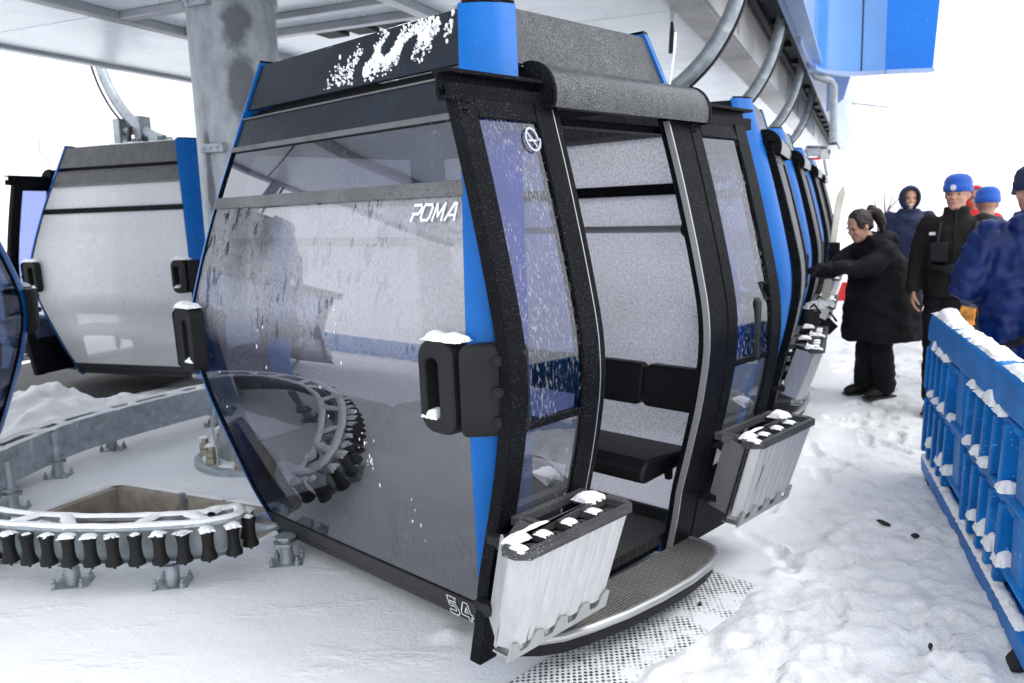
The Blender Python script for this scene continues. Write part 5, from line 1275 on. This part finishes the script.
# ------------------------------------------------------------------ skis, sign, debris, twigs
sk = empty('pair_of_skis', onY(826, 296, 7.0), 0, 'upright pair of pale skis with a green edge beside the black coat', 'skis'); O = Vector(sk.location)
for q, (a, b, m) in enumerate((((825, 300), (841, 188), 'ski'), ((823, 300), (837, 200), 'skigreen'))):
    A = Vector(onY(*a, 7.0 + q * .04)) - O; B = Vector(onY(*b, 7.2 + q * .04)) - O
    mb = MB(); d = (B - A).normalized(); x = d.cross(Vector((0, 1, 0))).normalized(); y = x.cross(d)
    vs = []; rows = 16
    for i in range(rows + 1):
        t = i / rows; w_ = (.034 if q == 0 else .012) * (1 - .25 * math.sin(PI * min(1, t * 1.1))) * (1 if t < .93 else (1 - (t - .93) / .07 * .75)); bend = .05 * max(0, t - .85) / .15
        c = A.lerp(B, t) + y * -bend
        vs += [c + x * w_ + y * .006, c - x * w_ + y * .006, c - x * w_ - y * .006, c + x * w_ - y * .006]
    mb.add(vs, [(4 * i + k, 4 * i + (k + 1) % 4, 4 * i + 4 + (k + 1) % 4, 4 * i + 4 + k) for i in range(rows) for k in range(4)] + [(0, 1, 2, 3), (4 * rows + 3, 4 * rows + 2, 4 * rows + 1, 4 * rows)])
    s_ = mb.build('ski', M[m], sk, smooth=30)
    mb = MB(); c = A.lerp(B, .30); mb.box(c - y * .04, (.07, .09, .07)); mb.box(A.lerp(B, .46) - y * .04, (.07, .08, .09)); mb.tube([A.lerp(B, .34) - y * .05 + x * .05, A.lerp(B, .42) - y * .11, A.lerp(B, .34) - y * .05 - x * .05], .012, 6); mb.build('binding', M['vinyl'], s_, bevel=.01)
st_ = empty('ski_boots', onY(818, 322, 6.75), 0, 'dark ski bindings and gear piled with snow on a cabin rack', 'ski gear'); O = Vector(st_.location)
for i, (x, y) in enumerate(((812, 318), (821, 312), (828, 326), (816, 330))):
    p = Vector(onY(x, y, 6.72 + .04 * i)) - O; mb = MB()
    mb.box(p, (.10, .08, .10), Matrix.Rotation(.4 * i, 3, 'Y')); mb.tube([p + Vector((-.06, 0, .05)), p + Vector((0, -.04, .12)), p + Vector((.07, 0, .04))], .012, 6); mb.build('binding', M['vinyl'] if i != 1 else M['aluside'], st_, bevel=.012)
mb = MB()
for (x, y) in ((814, 308), (824, 305)): snowcap(mb, Vector(onY(x, y, 6.74)) - O, (1, 0, 0), (0, 1, 0), (0, 0, 1), .16, .10, .05, 10, x)
q = mb.build('snow_cover', M['snowy'], st_); q['kind'] = 'stuff'
sb = empty('safety_board', onY(842, 302, 10.5), 0, 'small red and white board low behind the black coat', 'board'); O = Vector(sb.location)
mb = MB(); mb.add([Vector(onY(*p, 10.5)) - O for p in ((835, 301), (852, 301), (852, 282), (842, 282))] + [Vector(onY(*p, 10.54)) - O for p in ((835, 301), (852, 301), (852, 282), (842, 282))], [(0, 1, 2, 3), (7, 6, 5, 4), (0, 4, 5, 1), (1, 5, 6, 2), (2, 6, 7, 3), (3, 7, 4, 0)]); mb.build('red_board', M['red'], sb)
mb = MB(); mb.add([Vector(onY(*p, 10.45)) - O for p in ((828, 301), (835, 301), (841, 282), (836, 282))] + [Vector(onY(*p, 10.49)) - O for p in ((828, 301), (835, 301), (841, 282), (836, 282))], [(0, 1, 2, 3), (7, 6, 5, 4), (0, 4, 5, 1), (1, 5, 6, 2), (2, 6, 7, 3), (3, 7, 4, 0)]); mb.build('white_board', M['white'], sb)
for (x, y, l, a, lab) in ((885, 533, .085, 2.0, 'long dark sliver of debris lying on the snow path'), (917, 547, .05, .2, 'small dark chip of debris near the barrier foot'), (930, 660, .035, .8, 'dark crumb of debris low beside the barrier, on lumpy snow'), (700, 607, .02, .5, 'tiny dark crumb of debris beside the perforated plate')):
    p = onz(x, y, 0); mb = MB()
    for k in range(3): mb.ellipsoid((random.uniform(-.3, .3) * l, random.uniform(-.1, .1) * l, .004 * k), (l * .4, l * .15, .010), 8, 5)
    o = mb.build('debris', M['dark']); o.location = (p[0], p[1], height(p[0], p[1]) + .008); o.rotation_euler = (0, 0, a); tag(o, lab, 'debris')
tw = empty('bare_bush', onY(882, 235, 13), 0, 'thin bare snow-dusted twigs rising behind the black-coated woman', 'bush'); O = Vector(tw.location)
mb = MB()
for (a, b, c) in (((880, 240), (886, 215), (893, 196)), ((884, 240), (885, 212), (884, 192)), ((878, 240), (878, 215), (874, 200)), ((888, 240), (896, 215), (903, 205)), ((882, 222), (890, 208), (899, 198))):
    mb.tube([Vector(onY(*a, 13)) - O, Vector(onY(*b, 13.05)) - O, Vector(onY(*c, 13.1)) - O], [.022, .016, .008], 6)
mb.tube([Vector(onY(884, 238, 13)) - O, Vector((0.02, 0, -.95)) ], .03, 6)
mb.build('twig', M['bark'], tw)
mb = MB(); mb.tube([tuple(onY(*p, 8.4)) for p in ((52, 168), (45, 158), (39, 150), (39, 137))], .007, 6); tag(mb.build('whip_wire', M['aluside']), 'thin bent wire whip at the roof edge of the frosted cabin', 'wire')

# ------------------------------------------------------------------ light
wd = bpy.data.worlds.new('World'); S.world = wd; wd.use_nodes = True; nt = wd.node_tree
bg = nt.nodes['Background']; sky = nt.nodes.new('ShaderNodeTexSky'); sky.sky_type = 'NISHITA'; sky.sun_disc = False
SE, SR = rad(55), rad(105)
sky.sun_elevation = SE; sky.sun_rotation = SR; sky.dust_density = 4; sky.air_density = 1.5
hs = nt.nodes.new('ShaderNodeHueSaturation'); hs.inputs['Saturation'].default_value = .12
mx = nt.nodes.new('ShaderNodeMix'); mx.data_type = 'RGBA'; mx.inputs[0].default_value = .82; mx.inputs[7].default_value = (17.5, 18.0, 19.0, 1)
nt.links.new(sky.outputs[0], hs.inputs['Color']); nt.links.new(hs.outputs[0], mx.inputs[6]); nt.links.new(mx.outputs[2], bg.inputs['Color']); bg.inputs['Strength'].default_value = .10
sl = bpy.data.lights.new('sun', 'SUN'); sl.energy = .9; sl.angle = rad(25); sl.color = (1, .97, .93)
so = bpy.data.objects.new('sun', sl); COL.objects.link(so)
dirv = Vector((math.sin(SR) * math.cos(SE), math.cos(SR) * math.cos(SE), math.sin(SE)))
so.rotation_euler = dirv.to_track_quat('Z', 'Y').to_euler()
S.view_settings.view_transform = 'Standard'; S.view_settings.look = 'None'; S.view_settings.exposure = .27; S.view_settings.gamma = 1
S.cycles.max_bounces = 10; S.cycles.transparent_max_bounces = 24; S.cycles.diffuse_bounces = 4; S.cycles.glossy_bounces = 4; S.cycles.caustics_reflective = False
S.cycles.use_denoising = True
